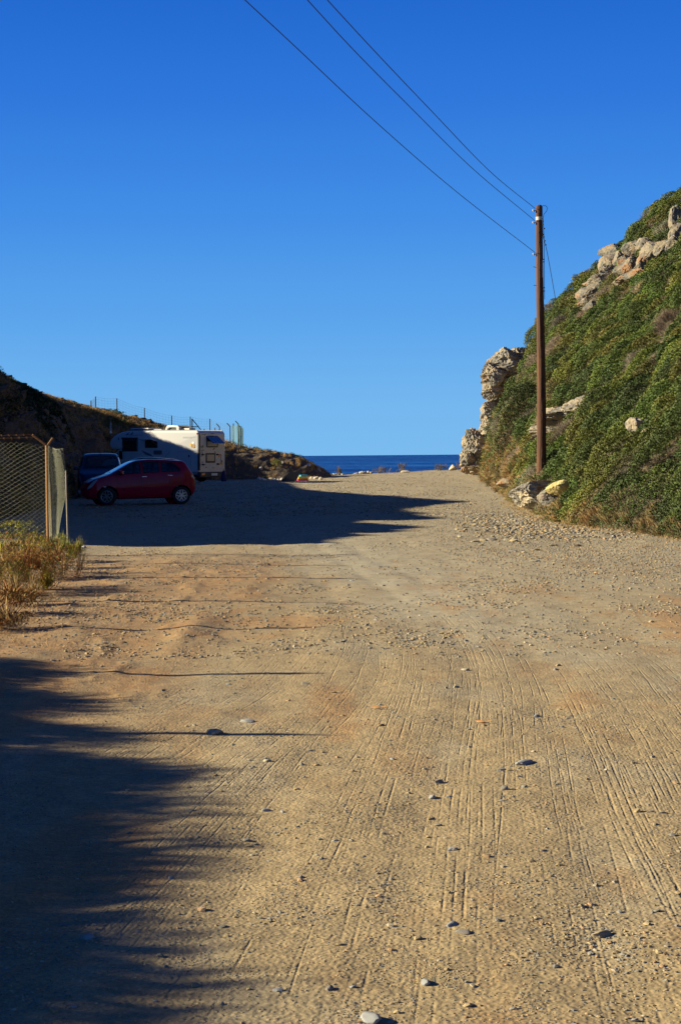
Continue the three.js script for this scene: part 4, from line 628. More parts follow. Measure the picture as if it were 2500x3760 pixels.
  mesh('rear_window', across(o.rear[0] - .02, o.rear[1] + .02, 0), glassPane, car);
  for (const side of [-1, 1]) {
    for (const w of o.windows) { const pane = (k) => grid((u, v) => { const X = lerp(w[0] - .015, w[1] + .015, u), y = lerp(belt(X) + .02, w[2](X) + .012, v); return S(X, sOf(X, y), side, k); }, 14, 8); const p = mesh('side_window', pane(.004), glassPane, car); const rim = []; for (let q = 0; q <= 40; q++) { const t = q / 40 * 4, e = t < 1 ? [t, 0] : t < 2 ? [1, t - 1] : t < 3 ? [3 - t, 1] : [0, 4 - t], X = lerp(w[0], w[1], e[0]), y = lerp(belt(X) + .025, w[2](X), e[1]); rim.push(S(X, sOf(X, y), side, .006)); } mesh('window_seal', tube(rim, .013, 80, 5), rubber, p); }
    for (const X of o.seams) { const seam = []; for (let k = 0; k <= 10; k++) seam.push(S(X, lerp(1.6, 5, k / 10), side, .001)); mesh('door_seam', tube(seam, .005, 24, 4), rubber, car); }
    for (const X of o.handles) { const v = S(X, 4.6, side, .02); mesh('door_handle', rbox(.17, .028, .03, .01).translate(v.x, v.y, v.z), o.handlePaint ?? chrome, car); }
    const mv = S(o.mirror, 5, side, .1), mir = mesh('mirror', rbox(.12, .14, .2, .045, 0, 0, 0, 3).translate(mv.x, mv.y + .07, mv.z), o.mirrorPaint ?? paint, car); mesh('mirror_glass', box(.006, .1, .15, mv.x - .062, mv.y + .07, mv.z), chrome, mir);
    mesh('headlight', grid((u, v) => { const X = lerp(X1 - .46, X1 - .13, u), e = 1 - (2 * u - 1) ** 2, m = lerp(5.25, 4.55, u), a = m + (v - .5) * (.25 + .75 * e); return S(X, a, side, .006); }, 10, 6), lampGlass, car);
    const tl = mesh('tail_light', grid((u, v) => S(lerp(X0 + .02, X0 + .17, u), lerp(4.45, 5.6, v), side, .007), 6, 8), tailRed, car); mesh('reversing_lens', grid((u, v) => S(lerp(X0 + .03, X0 + .14, u), lerp(4.5, 4.85, v), side, .011), 4, 4), lampGlass, tl);
    for (const [ax, st] of [[o.axleF, o.steer ?? 0], [o.axleR, 0]]) { wheelParts(car, ax, side * (half(0) - .12), o.wheel, st); mesh('wheel_arch', new THREE.CylinderGeometry(o.wheel + .05, o.wheel + .05, .2, 20, 1, true, Math.PI / 2, Math.PI).rotateX(Math.PI / 2).translate(ax, o.wheel, side * (half(0) - .16)), M([.012, .012, .012], .9, { side: THREE.DoubleSide }), car); }
    for (const X of [.1, -.75]) { const st = mesh('seat', merge([rbox(.5, .2, .48, .06, X, .5, side * .37), rbox(.16, .6, .46, .06, 0, .3, 0).rotateZ(.22).translate(X - .24, .52, side * .37)]), seatFabric, car); mesh('headrest', rbox(.1, .17, .26, .04, X - .42, 1.17, side * .37), seatFabric, st); }
  }
  mesh('floor_pan', box(X1 - X0 - .5, .06, half(0) * 1.55, (X0 + X1) / 2, .25, 0), darkPlastic, car);
  mesh('dashboard', rbox(.4, .28, half(0) * 1.6, .06, o.screen[1] - .25, belt(o.screen[1] - .2) - .16, 0), darkPlastic, car);
  mesh('grille', grid((u, v) => S(X1 - .02 + .012, lerp(3.2, 4.4, v), u < .5 ? -1 : 1, .01).setZ((u * 2 - 1) * .42), 8, 4), darkPlastic, car);
  mesh('number_plate', rbox(.015, .11, .5, .005, X1 + .045, .45, 0), plateWhite, car); mesh('number_plate', rbox(.015, .11, .5, .005, X0 - .04, .62, 0), plateWhite, car);
  mesh('bumper_seam', tube([-1, -.5, 0, .5, 1].map((t) => S(X0 + .03, 3.3, 1, .004).setZ(t * half(X0 + .03) * .9)), .006, 20, 4), rubber, car);
  if (o.antenna) { const a = S(o.antenna[0], 9, 1, 0).setZ(o.antenna[2] ?? 0), an = mesh('antenna', rod(a, a.clone().add(V(-o.antenna[1] * .62, o.antenna[1] * .78, 0)), .007, 5, .003), darkPlastic, car); mesh('antenna_base', rbox(.09, .03, .05, .01).translate(a.x, a.y + .01, a.z), darkPlastic, an); }
  return car;
}
const carPaint = (c) => P(c, .45, { clearcoat: .35, clearcoatRoughness: .04, specularIntensity: .25, side: THREE.DoubleSide });
const redPos = at(503, 1846, 51.3); redPos.y = ground(redPos.x, 51.3);
const roofEdge = (a, b) => (X) => curve([[-1.45, a - .12], [-1.2, a - .03], [-.5, a], [.1, a - .02], [.45, b + .12], [.85, b]])(X);
makeCar('red_hatchback', 'small red five door hatchback parked in the shade before the motorhome', carPaint([.33, .001, .022]), {
  pos: redPos, turn: Math.PI + .30, wheel: .3, axleF: 1.09, axleR: -1.37, steer: -.42,
  top: [[-1.87, .82], [-1.82, 1.0], [-1.76, 1.08], [-1.56, 1.41], [-1.45, 1.465], [-.9, 1.51], [-.35, 1.53], [.05, 1.5], [.3, 1.42], [1.0, 1.04], [1.12, 1.0], [1.5, .89], [1.74, .76], [1.84, .62], [1.87, .56]],
  belt: [[-1.87, .95], [-1.5, 1.1], [-.6, 1.07], [.3, 1.02], [.9, .985], [1.1, .95], [1.5, .8], [1.87, .5]], half: [[-1.87, .63], [-1.78, .74], [-1.5, .82], [-1, .845], [1, .845], [1.45, .8], [1.7, .7], [1.87, .5]], sill: [[-1.87, .42], [-1.78, .3], [-1.5, .22], [1.4, .2], [1.75, .22], [1.87, .34]],
  screen: [.2, .98], rear: [-1.77, -1.55], windows: [[-1.33, -.72, (X) => 1.395 - .22 * smooth(-1.05, -1.4, X)], [-.62, -.1, (X) => 1.415], [.0, .74, (X) => 1.41 - .33 * smooth(.18, .85, X)]], seams: [-.05, -.98, .78], handles: [-.02 - .1, -1.02 + .03], mirror: .66, antenna: [-.95, .38, .1] });
const bluePos = at(372, 1800, 60.5); bluePos.y = ground(bluePos.x, 60.5);
makeCar('dark_blue_car', 'dark blue tall hatchback facing the camera behind the red car', carPaint([.012, .028, .075]), {
  pos: bluePos, turn: -(Math.PI / 2 - .13), wheel: .31, axleF: 1.2, axleR: -1.35,
  top: [[-1.95, .9], [-1.9, 1.1], [-1.75, 1.5], [-1.6, 1.62], [-1.0, 1.70], [-.2, 1.73], [.25, 1.7], [.45, 1.63], [1.12, 1.12], [1.3, 1.04], [1.7, .92], [1.9, .75], [1.97, .6]],
  belt: [[-1.95, 1.0], [-1.5, 1.12], [.5, 1.08], [1.1, 1.02], [1.5, .85], [1.97, .5]], half: [[-1.95, .7], [-1.8, .8], [-1.3, .87], [1.1, .87], [1.5, .83], [1.8, .72], [1.97, .55]], sill: [[-1.95, .42], [-1.7, .25], [1.6, .22], [1.97, .34]],
  screen: [.4, 1.1], rear: [-1.86, -1.65], windows: [[-1.5, -.85, (X) => 1.55], [-.75, -.05, (X) => 1.58], [.05, .8, (X) => 1.58 - .36 * smooth(.35, .95, X)]], seams: [.0, -.8, .85], handles: [-.1, -.95], handlePaint: darkPlastic, mirror: .85, antenna: [.3, .12] });
const backPos = at(520, 1790, 67); backPos.y = ground(backPos.x, 67) - .09;
makeCar('black_car', 'dark car parked behind the red hatchback with only its roof showing', carPaint([.015, .02, .035]), {
  pos: backPos, turn: Math.PI + .12, wheel: .31, axleF: 1.25, axleR: -1.35,
  top: [[-2.0, .85], [-1.92, 1.05], [-1.7, 1.38], [-1.4, 1.48], [-.4, 1.56], [.1, 1.54], [.4, 1.46], [1.15, 1.05], [1.7, .9], [1.95, .7], [2.02, .58]],
  belt: [[-2, .98], [-1.5, 1.08], [.5, 1.02], [1.1, .98], [1.6, .82], [2.02, .5]], half: [[-2, .68], [-1.8, .8], [-1.2, .86], [1.1, .86], [1.6, .8], [2.02, .55]], sill: [[-2, .42], [-1.7, .24], [1.6, .22], [2.02, .34]],
  screen: [.36, 1.12], rear: [-1.9, -1.6], windows: [[-1.45, -.85, (X) => 1.42 - .18 * smooth(-1.1, -1.5, X)], [-.75, -.05, (X) => 1.45], [.05, .8, (X) => 1.44 - .3 * smooth(.3, .9, X)]], seams: [0, -.8, .85], handles: [-.1, -.95], mirror: .8 });

// ---------------------------------------------------------------- motorhome
{
  const TH = 146 * Math.PI / 180, cornerP = at(731, 1730, 80), O = V(cornerP.x + 1.1 * .559, .2, cornerP.z - 1.1 * .829);
  const mh = thing('motorhome', 'white motorhome with stickers on its rear wall parked below the hill', 'motorhome', O, TH); mh.rotation.order = 'YXZ'; mh.rotation.z = .014; mh.scale.x = .95;
  const white = P([.52, .525, .515], .35, { clearcoat: .3, clearcoatRoughness: .2 }), cream = P([.5, .46, .4], .45), dark = M([.03, .032, .035], .5), grey = M([.25, .26, .27], .5), tinted = P([.015, .016, .018], .05, { clearcoat: 1 });
  const extrude = (pts, z0, z1, bevel) => { const s = new THREE.Shape(pts.map((p) => new THREE.Vector2(...p))); return toCreasedNormals(new THREE.ExtrudeGeometry(s, { depth: z1 - z0 - 2 * bevel, bevelEnabled: true, bevelSize: bevel, bevelThickness: bevel, bevelSegments: 4, curveSegments: 8 }).translate(0, 0, z0 + bevel), .5); };
  const arc = (cx, cy, rx, ry, a0, a1, n) => { const o = []; for (let i = 0; i <= n; i++) { const a = lerp(a0, a1, i / n) * Math.PI / 180; o.push([cx + rx * Math.cos(a), cy + ry * Math.sin(a)]); } return o; };
  const B = .07; // bevel grows the outline
  mesh('body_shell', extrude([[B, .64], ...arc(B + .16, 2.53, .16, .16, 180, 90, 6), ...arc(4.95, 1.95, 1.62, .74, 90, 8, 12), [6.45, 1.86], [5.75, 1.8], [5.5, 1.7], [5.5, .64]], -1.1, 1.1, B), white, mh);
  mesh('cab', extrude([[5.45, .5], [5.45, 1.74], [5.9, 1.76], [6.52, 1.24], [7.15, 1.06], [7.3, .85], [7.3, .45], [6.6, .45], ...arc(6.25, .4, .38, .38, 5, 175, 8), [5.6, .45]], -1.0, 1.0, .05), white, mh);
  for (const s of [-1, 1]) { const w = mesh('cab_window', extrude([[5.72, 1.22], [5.72, 1.66], [5.98, 1.66], [6.42, 1.28], [6.4, 1.22]], s * 1.0 - .012, s * 1.0 + .012, .004), tinted, mh); mesh('pillar', box(.04, .46, .03, 6.02, 1.44, s * 1.012), white, w); mesh('cab_mirror', rbox(.12, .3, .16, .04, 6.45, 1.35, s * 1.16), dark, mh); }
  mesh('windscreen', new THREE.BoxGeometry(.86, .012, 1.7).rotateZ(-.70).translate(6.21, 1.52, 0), tinted, mh);
  mesh('skirt_trim', box(5.3, .16, 2.12, 2.72, .53, 0), grey, mh); mesh('chassis', box(6.4, .22, 1.5, 3.4, .42, 0), dark, mh);
  mesh('roof_rail', merge([box(4.9, .05, .05, 2.6, 2.765, -1.03), box(4.9, .05, .05, 2.6, 2.765, 1.03)]), grey, mh);
  mesh('corner_trim', merge([box(.07, 1.9, .035, .05, 1.62, -1.098), box(.035, 1.9, .07, -.003, 1.62, -1.06)]), dark, mh);
  const sideBox = (nm, x0, x1, y0, y1, mat, t = .02, parent = mh) => mesh(nm, rbox(x1 - x0, y1 - y0, t * 2, Math.min(t * .9, .02), (x0 + x1) / 2, (y0 + y1) / 2, -1.1), mat, parent);
  const win = sideBox('side_window', 4.46, 5.64, 1.64, 2.36, dark, .022); sideBox('pane', 4.52, 5.58, 1.70, 2.26, tinted, .028, win); sideBox('blind_box', 4.44, 5.66, 2.31, 2.40, dark, .05, win);
  const aw = sideBox('awning_window', 3.0, 3.92, 1.84, 2.22, dark, .022); sideBox('pane', 3.06, 3.86, 1.89, 2.17, M([.025, .02, .015], .5), .026, aw);
  const flap = mesh('window_flap', rbox(.98, .02, .5, .009).rotateX(.22).translate(3.46, 2.23, -1.1 - .27), P([.32, .27, .21], .2, { clearcoat: 1 }), aw); mesh('stay', merge([rod(V(3.04, 2.2, -1.5), V(3.04, 1.98, -1.12), .008, 5), rod(V(3.88, 2.2, -1.5), V(3.88, 1.98, -1.12), .008, 5)]), grey, flap);
  const vent = sideBox('fridge_vent', 2.68, 3.28, 1.49, 1.70, dark, .02); for (let k = 0; k < 5; k++) sideBox('louvre', 2.71, 3.25, 1.515 + k * .037, 1.53 + k * .037, grey, .026, vent);
  const door = part('locker_door', mh); for (const [x0, x1, y0, y1] of [[.56, 1.56, 1.64, 1.665], [.56, .585, .72, 1.665], [1.535, 1.56, .72, 1.665]]) sideBox('door_seal', x0, x1, y0, y1, M([.36, .37, .38], .5), .012, door); sideBox('door_leaf', .6, 1.52, .72, 1.63, white, .008, door); sideBox('handle', .66, .76, 1.36, 1.48, dark, .02, door);
  const stripe = M([.10, .12, .16], .6); for (const [x0, x1, y] of [[.24, 1.14, 2.42], [.48, 1.14, 2.37], [4.1, 5.35, 2.53], [4.45, 5.1, 2.485]]) sideBox('stripe', x0, x1, y - .008, y + .008, stripe, .006);
  const tri = (pts) => new THREE.ShapeGeometry(new THREE.Shape(pts.map((p) => new THREE.Vector2(...p)))).rotateY(Math.PI); // decals on the near side, drawn in (-X, y)
  const decal = (nm, pts, mat, lift = .012, parent = mh) => mesh(nm, tri(pts.map(([x, y]) => [-x, y])).translate(0, 0, -1.1 - lift), mat, parent);
  const dm = M([.10, .13, .18], .6, { side: THREE.DoubleSide });
  decal('mountain_decal', [[5.05, 2.55], [4.78, 2.72], [4.86, 2.55]], dm); decal('mountain_decal', [[5.4, 2.52], [5.08, 2.69], [5.2, 2.52]], dm); decal('mountain_decal', [[5.98, 2.27], [5.9, 2.42], [5.86, 2.27]], dm); decal('swoosh_decal', [[4.2, 1.72], [3.5, 1.5], [3.3, 1.36], [3.9, 1.48]], dm);
  const bee = part('bee_sticker', mh), ell = (cx, cy, rx, ry) => { const o = []; for (let k = 0; k < 18; k++) { const a = k / 18 * 6.283; o.push([cx + rx * Math.cos(a), cy + ry * Math.sin(a)]); } return o; }, yl = M([.62, .36, .05], .6, { side: THREE.DoubleSide }), br = M([.07, .035, .015], .6, { side: THREE.DoubleSide });
  decal('bee_body', ell(.42, 1.95, .15, .11), yl, .012, bee); for (const x of [.33, .42, .51]) decal('bee_stripe', [[x - .022, 1.86], [x + .022, 1.86], [x + .022, 2.04], [x - .022, 2.04]], br, .016, bee); decal('bee_head', ell(.61, 2.02, .07, .07), yl, .012, bee); decal('bee_wing', ell(.42, 2.12, .09, .06), M([.6, .6, .58], .6, { side: THREE.DoubleSide }), .012, bee);
  mesh('marker_light', rbox(.07, .09, .04, .01, .12, 2.6, -1.11), tailRed, mh);
  // rear wall
  const cv = document.createElement('canvas'); cv.width = 512; cv.height = 480; const c2 = cv.getContext('2d'); // print on the rear wall: 2.06 m wide, 1.94 m high, the near corner at the left
  c2.fillStyle = 'rgb(215,208,192)'; c2.fillRect(0, 0, 512, 480); const rr = rng(900);
  for (let i = 0; i < 900; i++) { c2.fillStyle = `rgba(${150 + 40 * rr()},${140 + 40 * rr()},${110 + 40 * rr()},.05)`; c2.beginPath(); c2.arc(rr() * 512, 480 * rr() ** .6, 3 + 14 * rr(), 0, 7); c2.fill(); }
  const scrawl = (x, y, w, h, col, turn) => { c2.save(); c2.translate(x, y); c2.rotate(turn); c2.strokeStyle = col; c2.lineWidth = 4; c2.beginPath(); c2.moveTo(0, 0); for (let k = 1; k < 26; k++) c2.lineTo(w * k / 26, (rr() - .5) * h); c2.stroke(); c2.restore(); };
  scrawl(14, 158, 62, 34, 'rgb(50,40,30)', -.12); scrawl(118, 255, 74, 26, 'rgb(120,30,30)', .02); scrawl(22, 205, 66, 20, 'rgb(130,125,115)', -.1); scrawl(30, 215, 44, 16, 'rgb(120,115,105)', .8); scrawl(24, 285, 56, 18, 'rgb(140,100,90)', -.6); scrawl(265, 195, 48, 16, 'rgb(90,85,75)', -.5); scrawl(300, 215, 46, 16, 'rgb(110,100,90)', .7); scrawl(30, 350, 46, 40, 'rgb(165,160,150)', .2); scrawl(110, 425, 44, 14, 'rgb(120,115,105)', 0); scrawl(330, 70, 22, 24, 'rgb(50,50,55)', .4); scrawl(250, 430, 60, 14, 'rgb(170,150,60)', 0);
  c2.fillStyle = 'rgb(225,150,30)'; c2.beginPath(); c2.ellipse(405, 275, 34, 12, -.6, 0, 7); c2.fill(); c2.fillStyle = 'rgb(210,180,30)'; c2.fillRect(440, 352, 30, 48); c2.fillStyle = 'rgb(120,45,30)'; c2.fillRect(440, 336, 30, 17); c2.fillStyle = 'rgb(40,35,20)'; c2.fillRect(448, 360, 8, 14);
  const rearPrint = new THREE.CanvasTexture(cv); rearPrint.colorSpace = THREE.SRGBColorSpace;
  mesh('rear_wall', new THREE.PlaneGeometry(2.06, 1.94).rotateY(-Math.PI / 2).translate(-.006, 1.57, 0), P([1, 1, 1], .5, { map: rearPrint }), mh);
  const cv2 = document.createElement('canvas'); cv2.width = 256; cv2.height = 64; const c3 = cv2.getContext('2d'); c3.fillStyle = 'rgb(222,216,202)'; c3.fillRect(0, 0, 256, 64); c3.fillStyle = 'rgb(45,50,66)'; c3.font = 'bold 54px sans-serif'; c3.textAlign = 'center'; c3.fillText('elnagh', 128, 46);
  const nameTex = new THREE.CanvasTexture(cv2); nameTex.colorSpace = THREE.SRGBColorSpace; mesh('lettering', new THREE.PlaneGeometry(.62, .155).rotateY(-Math.PI / 2).translate(-.014, 2.6 - .04, -.72), P([1, 1, 1], .5, { map: nameTex }), mh);
  const rearBox = (nm, z0, z1, y0, y1, mat, t = .02, parent = mh) => mesh(nm, rbox(t * 2, y1 - y0, z1 - z0, Math.min(.018, t * .9), -.006, (y0 + y1) / 2, (z0 + z1) / 2), mat, parent);
  rearBox('brake_light', -.12, .16, 2.585, 2.61, M([.12, .02, .02], .5), .014);
  const rw = rearBox('rear_window', -.5, .46, 1.88, 2.5, dark, .022); rearBox('blind', -.42, .38, 1.94, 2.2, M([.6, .55, .45], .9), .028, rw); rearBox('pane', -.42, .38, 2.2, 2.44, tinted, .028, rw);
  const rf = mesh('window_flap', rbox(.62, .02, 1.0, .009).rotateZ(.62).translate(-.27, 2.28, -.02), P([.05, .045, .12], .12, { clearcoat: 1 }), rw); mesh('stay', merge([rod(V(-.42, 2.2, -.45), V(-.03, 2.0, -.45), .008, 5), rod(V(-.42, 2.2, .42), V(-.03, 2.0, .42), .008, 5)]), grey, rf);
  const lw = rearBox('rear_hatch', -.56, .24, 1.06, 1.58, dark, .022); rearBox('curtain', -.47, .15, 1.15, 1.5, M([.62, .5, .30], .9), .028, lw);
  for (const [z, y] of [[-.82, 1.5], [-.78, .98], [.42, 1.5], [.48, .99]]) mesh('rack_bracket', merge([box(.09, .03, .22, -.05, y, z), box(.12, .08, .05, -.06, y, z - .05)]), dark, mh);
  mesh('rack_bar', merge([rod(V(-.07, 1.5, .66), V(-.07, .99, .66), .012, 6), rod(V(-.07, 1.5, .42), V(-.07, 1.5, .66), .01, 6)]), dark, mh);
  mesh('bumper', rbox(.2, .3, 2.16, .05, .04, .44, 0), M([.035, .035, .04], .6), mh); for (const z of [-.85, .9]) mesh('tail_lamp', rbox(.05, .14, .3, .02, -.07, .47, z), tailRed, mh); mesh('number_plate', rbox(.02, .12, .5, .005, -.07, .45, .1), plateWhite, mh);
  // roof
  const sp = mesh('solar_panel', rbox(1.34, .05, .75, .01, 4.5, 2.88, -.55), M([.7, .7, .7], .3, { metalness: .2 }), mh); mesh('panel_foot', merge([box(.06, .1, .06, 3.95, 2.82, -.85), box(.06, .1, .06, 5.05, 2.82, -.85), box(.06, .1, .06, 3.95, 2.82, -.3), box(.06, .1, .06, 5.05, 2.82, -.3)]), grey, sp);
  mesh('roof_hatch', rbox(.6, .1, .6, .03, 3.35, 2.81, -.4), grey, mh); mesh('roof_hatch', rbox(.5, .07, .5, .03, 5.3, 2.74, .2), dark, mh);
  const ac = mesh('air_conditioner', extrude([[1.75, 2.78], [1.75, 2.95], [1.85, 3.02], [2.45, 3.03], [2.62, 2.98], [2.7, 2.9], [2.74, 2.78], [2.64, 2.78], [2.56, 2.9], [2.42, 2.95], [1.95, 2.95], [1.9, 2.78]], -.75, .1, .02), white, mh); mesh('vent_grille', box(.62, .15, .7, 2.22, 2.86, -.33), dark, ac);
  const rv = mesh('roof_vent', rbox(.6, .12, .5, .04, 1.4, 2.84, -.35), cream, mh); mesh('vent_lid', rbox(.95, .04, .6, .015).rotateZ(.05).translate(1.42, 2.99, -.35), dark, rv);
  for (const x of [1.55, 6.25]) for (const s of [-1, 1]) wheelParts(mh, x, s * .92, .34, 0);
}
// ---------------------------------------------------------------- small things by the motorhome and along the rim
{
  const kerbP = at(805, 1772, 78), kg = thing('concrete_kerb', 'low pale concrete kerb behind the motorhome', 'kerb', V(kerbP.x, ground(kerbP.x, 78), -78), -.06); mesh('kerb_stone', rbox(1.9, .14, .16, .02, 0, .06, 0), M([.36, .35, .32], .9), kg);
  const par = at(822, 1766, 78.6), pg = thing('folded_parasol', 'dark blue folded parasol leaning behind the motorhome', 'parasol', V(par.x, ground(par.x, 78.6), -78.6)); mesh('cover', new THREE.LatheGeometry([[.001, 0], [.13, .02], [.15, .2], [.12, .45], [.05, .66], [.02, .7], [.001, .71]].map((q) => new THREE.Vector2(...q)), 14), M([.012, .015, .07], .8), pg); mesh('tip', cyl(.012, .008, .08, 6, 0, .7, 0), dryMaterial.clone(), pg).material = M([.02, .02, .03], .5);
  // black board propped up on the ground
  const bd = 85, b0 = at(1060, 1771, bd), board = thing('black_board', 'black rectangular board propped up on the ground near the sea', 'board', V(b0.x, ground(b0.x, bd) - .02, -bd)), sh = new THREE.Shape([[-.46, 0], [.43, .03], [.66, .57], [.02, .53]].map((q) => new THREE.Vector2(...q)));
  const bm = mesh('panel', new THREE.ExtrudeGeometry(sh, { depth: .035, bevelEnabled: true, bevelSize: .006, bevelThickness: .006, bevelSegments: 2 }).rotateX(-.35), M([.012, .012, .013], .7), board); mesh('prop', rod(V(.35, .5, -.2), V(.45, 0, -.45), .015, 6), M([.05, .04, .03], .8), board);
  // folded beach mat in bright stripes
  const md = 86, m0 = at(1111, 1766, md), mat = thing('beach_mat', 'folded beach mat in cyan yellow and pink beside the black board', 'beach mat', V(m0.x, ground(m0.x, md), -md), .25);
  [[.62, .1, [.75, .02, .28], -.02], [.56, .085, [.7, .38, .02], .0], [.5, .07, [.78, .70, .04], -.03], [.44, .085, [.02, .45, .72], .06]].reduce((y, [w, h, c, x]) => { mesh('layer', rbox(w, h * 1.05, .4, .035, x, y + h / 2, 0, 3), P(c, .4, { clearcoat: .3 }), mat); return y + h; }, 0);
  // stones set along the rim
  const lime = [[.5, .47, .4], [.42, .36, .26], [.55, .52, .47]].map((c) => M(c, .9)), vs = [0, 1, 2, 3].map((k) => rockGeo(640 + k, 1, .8, .9, 4, { palette: [1, 1, 1], rough: .07 })), r = rng(950);
  const rows = [
    ['tan stone of the small cairn right of the motorhome', [[952, 1763, 16, 12], [966, 1764, 16, 12], [957, 1755, 13, 12], [959, 1747, 8, 8]]],
    ['pale stone lying on the ground left of the black board', [[986, 1766, 18, 9], [996, 1762, 18, 12], [1010, 1765, 16, 9], [1022, 1764, 10, 8]]],
    ['pale stacked stone half hidden by the black board', [[1036, 1764, 18, 12], [1038, 1754, 14, 12], [1050, 1762, 12, 10]]],
    ['grey stone piled behind the striped beach mat', [[1120, 1748, 16, 10], [1134, 1752, 16, 12], [1148, 1746, 22, 20], [1144, 1756, 20, 10], [1160, 1758, 20, 12], [1170, 1752, 18, 16], [1155, 1755, 16, 12]]],
    ['dark stone lying apart right of the beach mat', [[1178, 1764, 15, 14]]],
    ['white stone in the row beside the leafless shrub', [[1216, 1747, 14, 9], [1226, 1743, 14, 11], [1234, 1742, 10, 10], [1246, 1744, 12, 8], [1258, 1745, 12, 8], [1222, 1749, 14, 7]]],
    ['pale stone of the pile on the rim against the sea', [[1307, 1742, 18, 9], [1325, 1741, 16, 11], [1338, 1737, 20, 13], [1352, 1739, 18, 13], [1345, 1743, 18, 9], [1362, 1742, 14, 10], [1330, 1735, 12, 8]]],
    ['orange white rock at the foot of the rock stack', [[1660, 1726, 26, 24]]], ['flat tan rock on the rim under the tallest shrub', [[1490, 1735, 34, 12]]]];
  for (const [label, list] of rows) for (const [px, py, w, h] of list) { const d = py > 1750 ? lerp(88, 98, (1766 - py) / 16) : 106.5, p = at(px, py, d), s = d / FOCAL, k = Math.floor(r() * 4), m = mesh('rim_stone', vs[k], lime[Math.floor(r() * 3)]); const base = surface(p.x, d); m.scale.set(w * s * 1.1, h * s * 1.3, w * s); m.position.set(p.x, Math.max(p.y, base + h * s * .25), -d); m.rotation.y = r() * 6; tag(m, label, 'stone', list.length > 1 ? label : undefined); }
  const pipe = thing('white_pipe', 'short white pipe standing on the bank above the motorhome', 'pipe', at(407, 1560, 90).add(V(0, -.5, 0))); mesh('tube', cyl(.055, .055, .85, 12), M([.7, .68, .64], .6), pipe); mesh('cap', cyl(.06, .06, .03, 12, 0, .84, 0), M([.6, .58, .54], .6), pipe);
  const litter = thing('paper_scrap', 'crumpled white paper scrap beside the small green weed', 'litter', hit(306, 2012)); mesh('sheet', rockGeo(970, .13, .07, .1, 3, { palette: [.75, .75, .75], cuts: 14, rough: .2 }), M([.7, .71, .72], .8), litter);
  for (const [px, py, l] of [[1382, 2603, 'curled orange dead leaf on the left of the wheel tracks'], [1765, 2655, 'small orange dead leaf in the middle of the road']]) { const p = hit(px, py), lf = thing('dead_leaf', l, 'leaf', p.add(V(0, .008, 0)), px); mesh('blade', new THREE.SphereGeometry(.045, 10, 6, 0, 6.283, 0, .9).scale(1, .4, .45).translate(0, -.01, 0), M([.5, .2, .04], .8, { side: THREE.DoubleSide }), lf); mesh('stalk', rod(V(.03, .005, 0), V(.075, .012, .01), .003, 4), M([.35, .18, .06], .8), lf); }
}
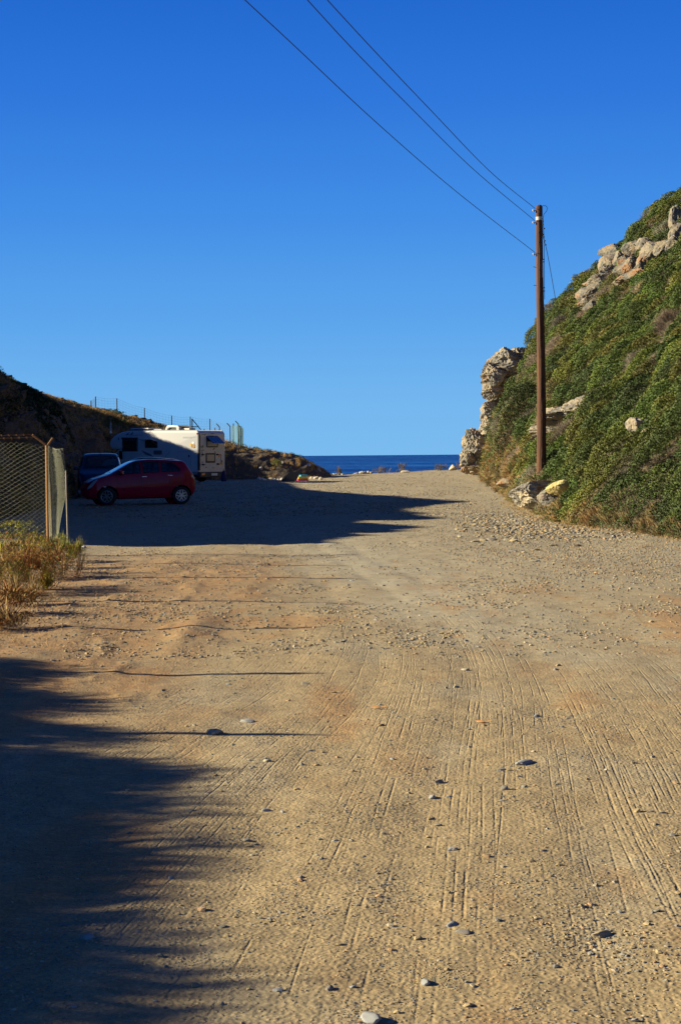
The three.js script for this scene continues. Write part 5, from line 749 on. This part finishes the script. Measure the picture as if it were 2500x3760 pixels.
// ---------------------------------------------------------------- wire fence along the hill crest and the netted enclosure
{
  const wood = M([.05, .045, .04], .85), thin = M([.10, .105, .10], .6, { metalness: .3 });
  // px of the top, py of the top, depth, height in metres
  const posts = [[335, 1471, 97, 1.75, 0, 'second fence post from the left on the crest'], [352, 1456, 99, 2.0, 0, 'leftmost tall fence post on the crest, at the fence corner'], [430, 1463, 99.5, 1.6, 0, 'fence post on the crest above the green bush'], [531, 1498, 100, 1.75, 0, 'fence post on the crest above the motorhome cab'], [631, 1526, 100.5, 1.6, 0, 'fence post on the crest left of the braced post'], [699, 1530, 101, 1.8, 0, 'braced dark fence post above the motorhome'], [706, 1537, 101, 1.7, 0, 'thinner fence post beside the braced post'], [771, 1538, 101.5, 1.7, 0, 'fence post right of the braced post'], [750, 1574, 102, 1.1, 0, 'short fence post low behind the motorhome roof'], [790, 1570, 102, 1.1, 0, 'short fence post between the straight and the bent post'], [806, 1560, 102, 1.4, 1, 'bent topped fence post left of the enclosure'], [845, 1558, 100, 1.45, 1, 'bent topped fence post at the left of the enclosure'], [857, 1555, 100.6, 1.4, 0, 'straight post inside the netted enclosure'], [876, 1550, 101, 1.5, 1, 'tall bent topped post of the netted enclosure'], [874, 1556, 99.6, 1.4, 0, 'front post of the netted enclosure'], [885, 1563, 100.8, 1.3, 1, 'rightmost bent topped post of the netted enclosure']];
  const tops = posts.map(([px, py, d, h, bent, label]) => { const top = at(px, py, d), base = Math.min(top.y - h, surface(top.x, d) - .1), g = thing('crest_fence_post', label, 'fence post', V(top.x, base, top.z), 0, 'posts of the fence on the hill crest'); mesh('post', cyl(.038, .034, top.y - base - (bent ? .12 : 0), 8), wood, g); if (bent) mesh('bent_tip', rod(V(0, top.y - base - .14, 0), V(-.2, top.y - base + .08, 0), .035, 6), wood, g); return V(top.x, top.y, top.z); });
  const br = thing('fence_brace', 'slanting brace leaning on the dark fence post above the motorhome', 'brace'); mesh('bar', rod(at(707, 1540, 101), at(738, 1578, 101), .035, 6), wood, br);
  const wireNet = (a, b, drop, label, lower = 0) => { const l = [], n = Math.max(3, Math.round(a.distanceTo(b) / .2)), rows = Math.round(drop / .17), f = (u, v) => a.clone().lerp(b, u).add(V(0, -v * drop - lower - .08 * Math.sin(u * 3.14), 0)); for (let j = 0; j <= rows; j++) for (let i = 0; i < 4; i++) l.push(rod(f(i / 4, j / rows), f((i + 1) / 4, j / rows), .0042, 3)); for (let i = 1; i < n; i++) l.push(rod(f(i / n, 0), f(i / n, 1), .0038, 3)); const t = thing('wire_fencing', label, 'fence', null, 0, 'wire fencing on the hill crest'); mesh('wire_grid', merge(l), thin, t); };
  const pairs = [[0, 1, 1.2, 'wire fencing at the left corner of the crest fence'], [1, 2, 1.3, 'wire fencing between the two leftmost tall crest posts'], [2, 3, 1.3, 'wire fencing above the crest bush'], [3, 4, 1.3, 'wire fencing sloping down above the motorhome cab'], [4, 5, 1.3, 'wire fencing left of the braced post'], [5, 7, 1.3, 'wire fencing right of the braced post'], [7, 11, 1.3, 'wire fencing between the straight post and the enclosure']];
  for (const [i, j, drop, label] of pairs) wireNet(tops[i], tops[j], drop, label);
  const net = P([.10, .2, .17], .8, { transparent: true, opacity: .45, side: THREE.DoubleSide }), nt = thing('green_netting', 'blue green netting wrapped round the posts of the enclosure', 'netting');
  const ring = [[850, 1566, 100.2], [862, 1562, 99.8], [876, 1560, 99.5], [888, 1568, 100.2], [890, 1572, 101.2], [876, 1560, 101.6]], p = [], t = []; const N = 40, cv = new THREE.CatmullRomCurve3(ring.map((q) => at(...q)));
  for (let i = 0; i <= N; i++) for (let j = 0; j <= 8; j++) { const v = cv.getPoint(i / N), w = .05 * Math.sin(i * 1.7 + j * .6); p.push(v.x + w, v.y - j / 8 * 1.3 + .05 * Math.sin(i * .9), v.z + w); } for (let i = 0; i < N; i++) for (let j = 0; j < 8; j++) { const a = i * 9 + j; t.push(a, a + 1, a + 9, a + 1, a + 10, a + 9); }
  mesh('net', geom(p, t), net, nt);
}
// ----------------------------------------------------------------
renderer.render(scene, camera);
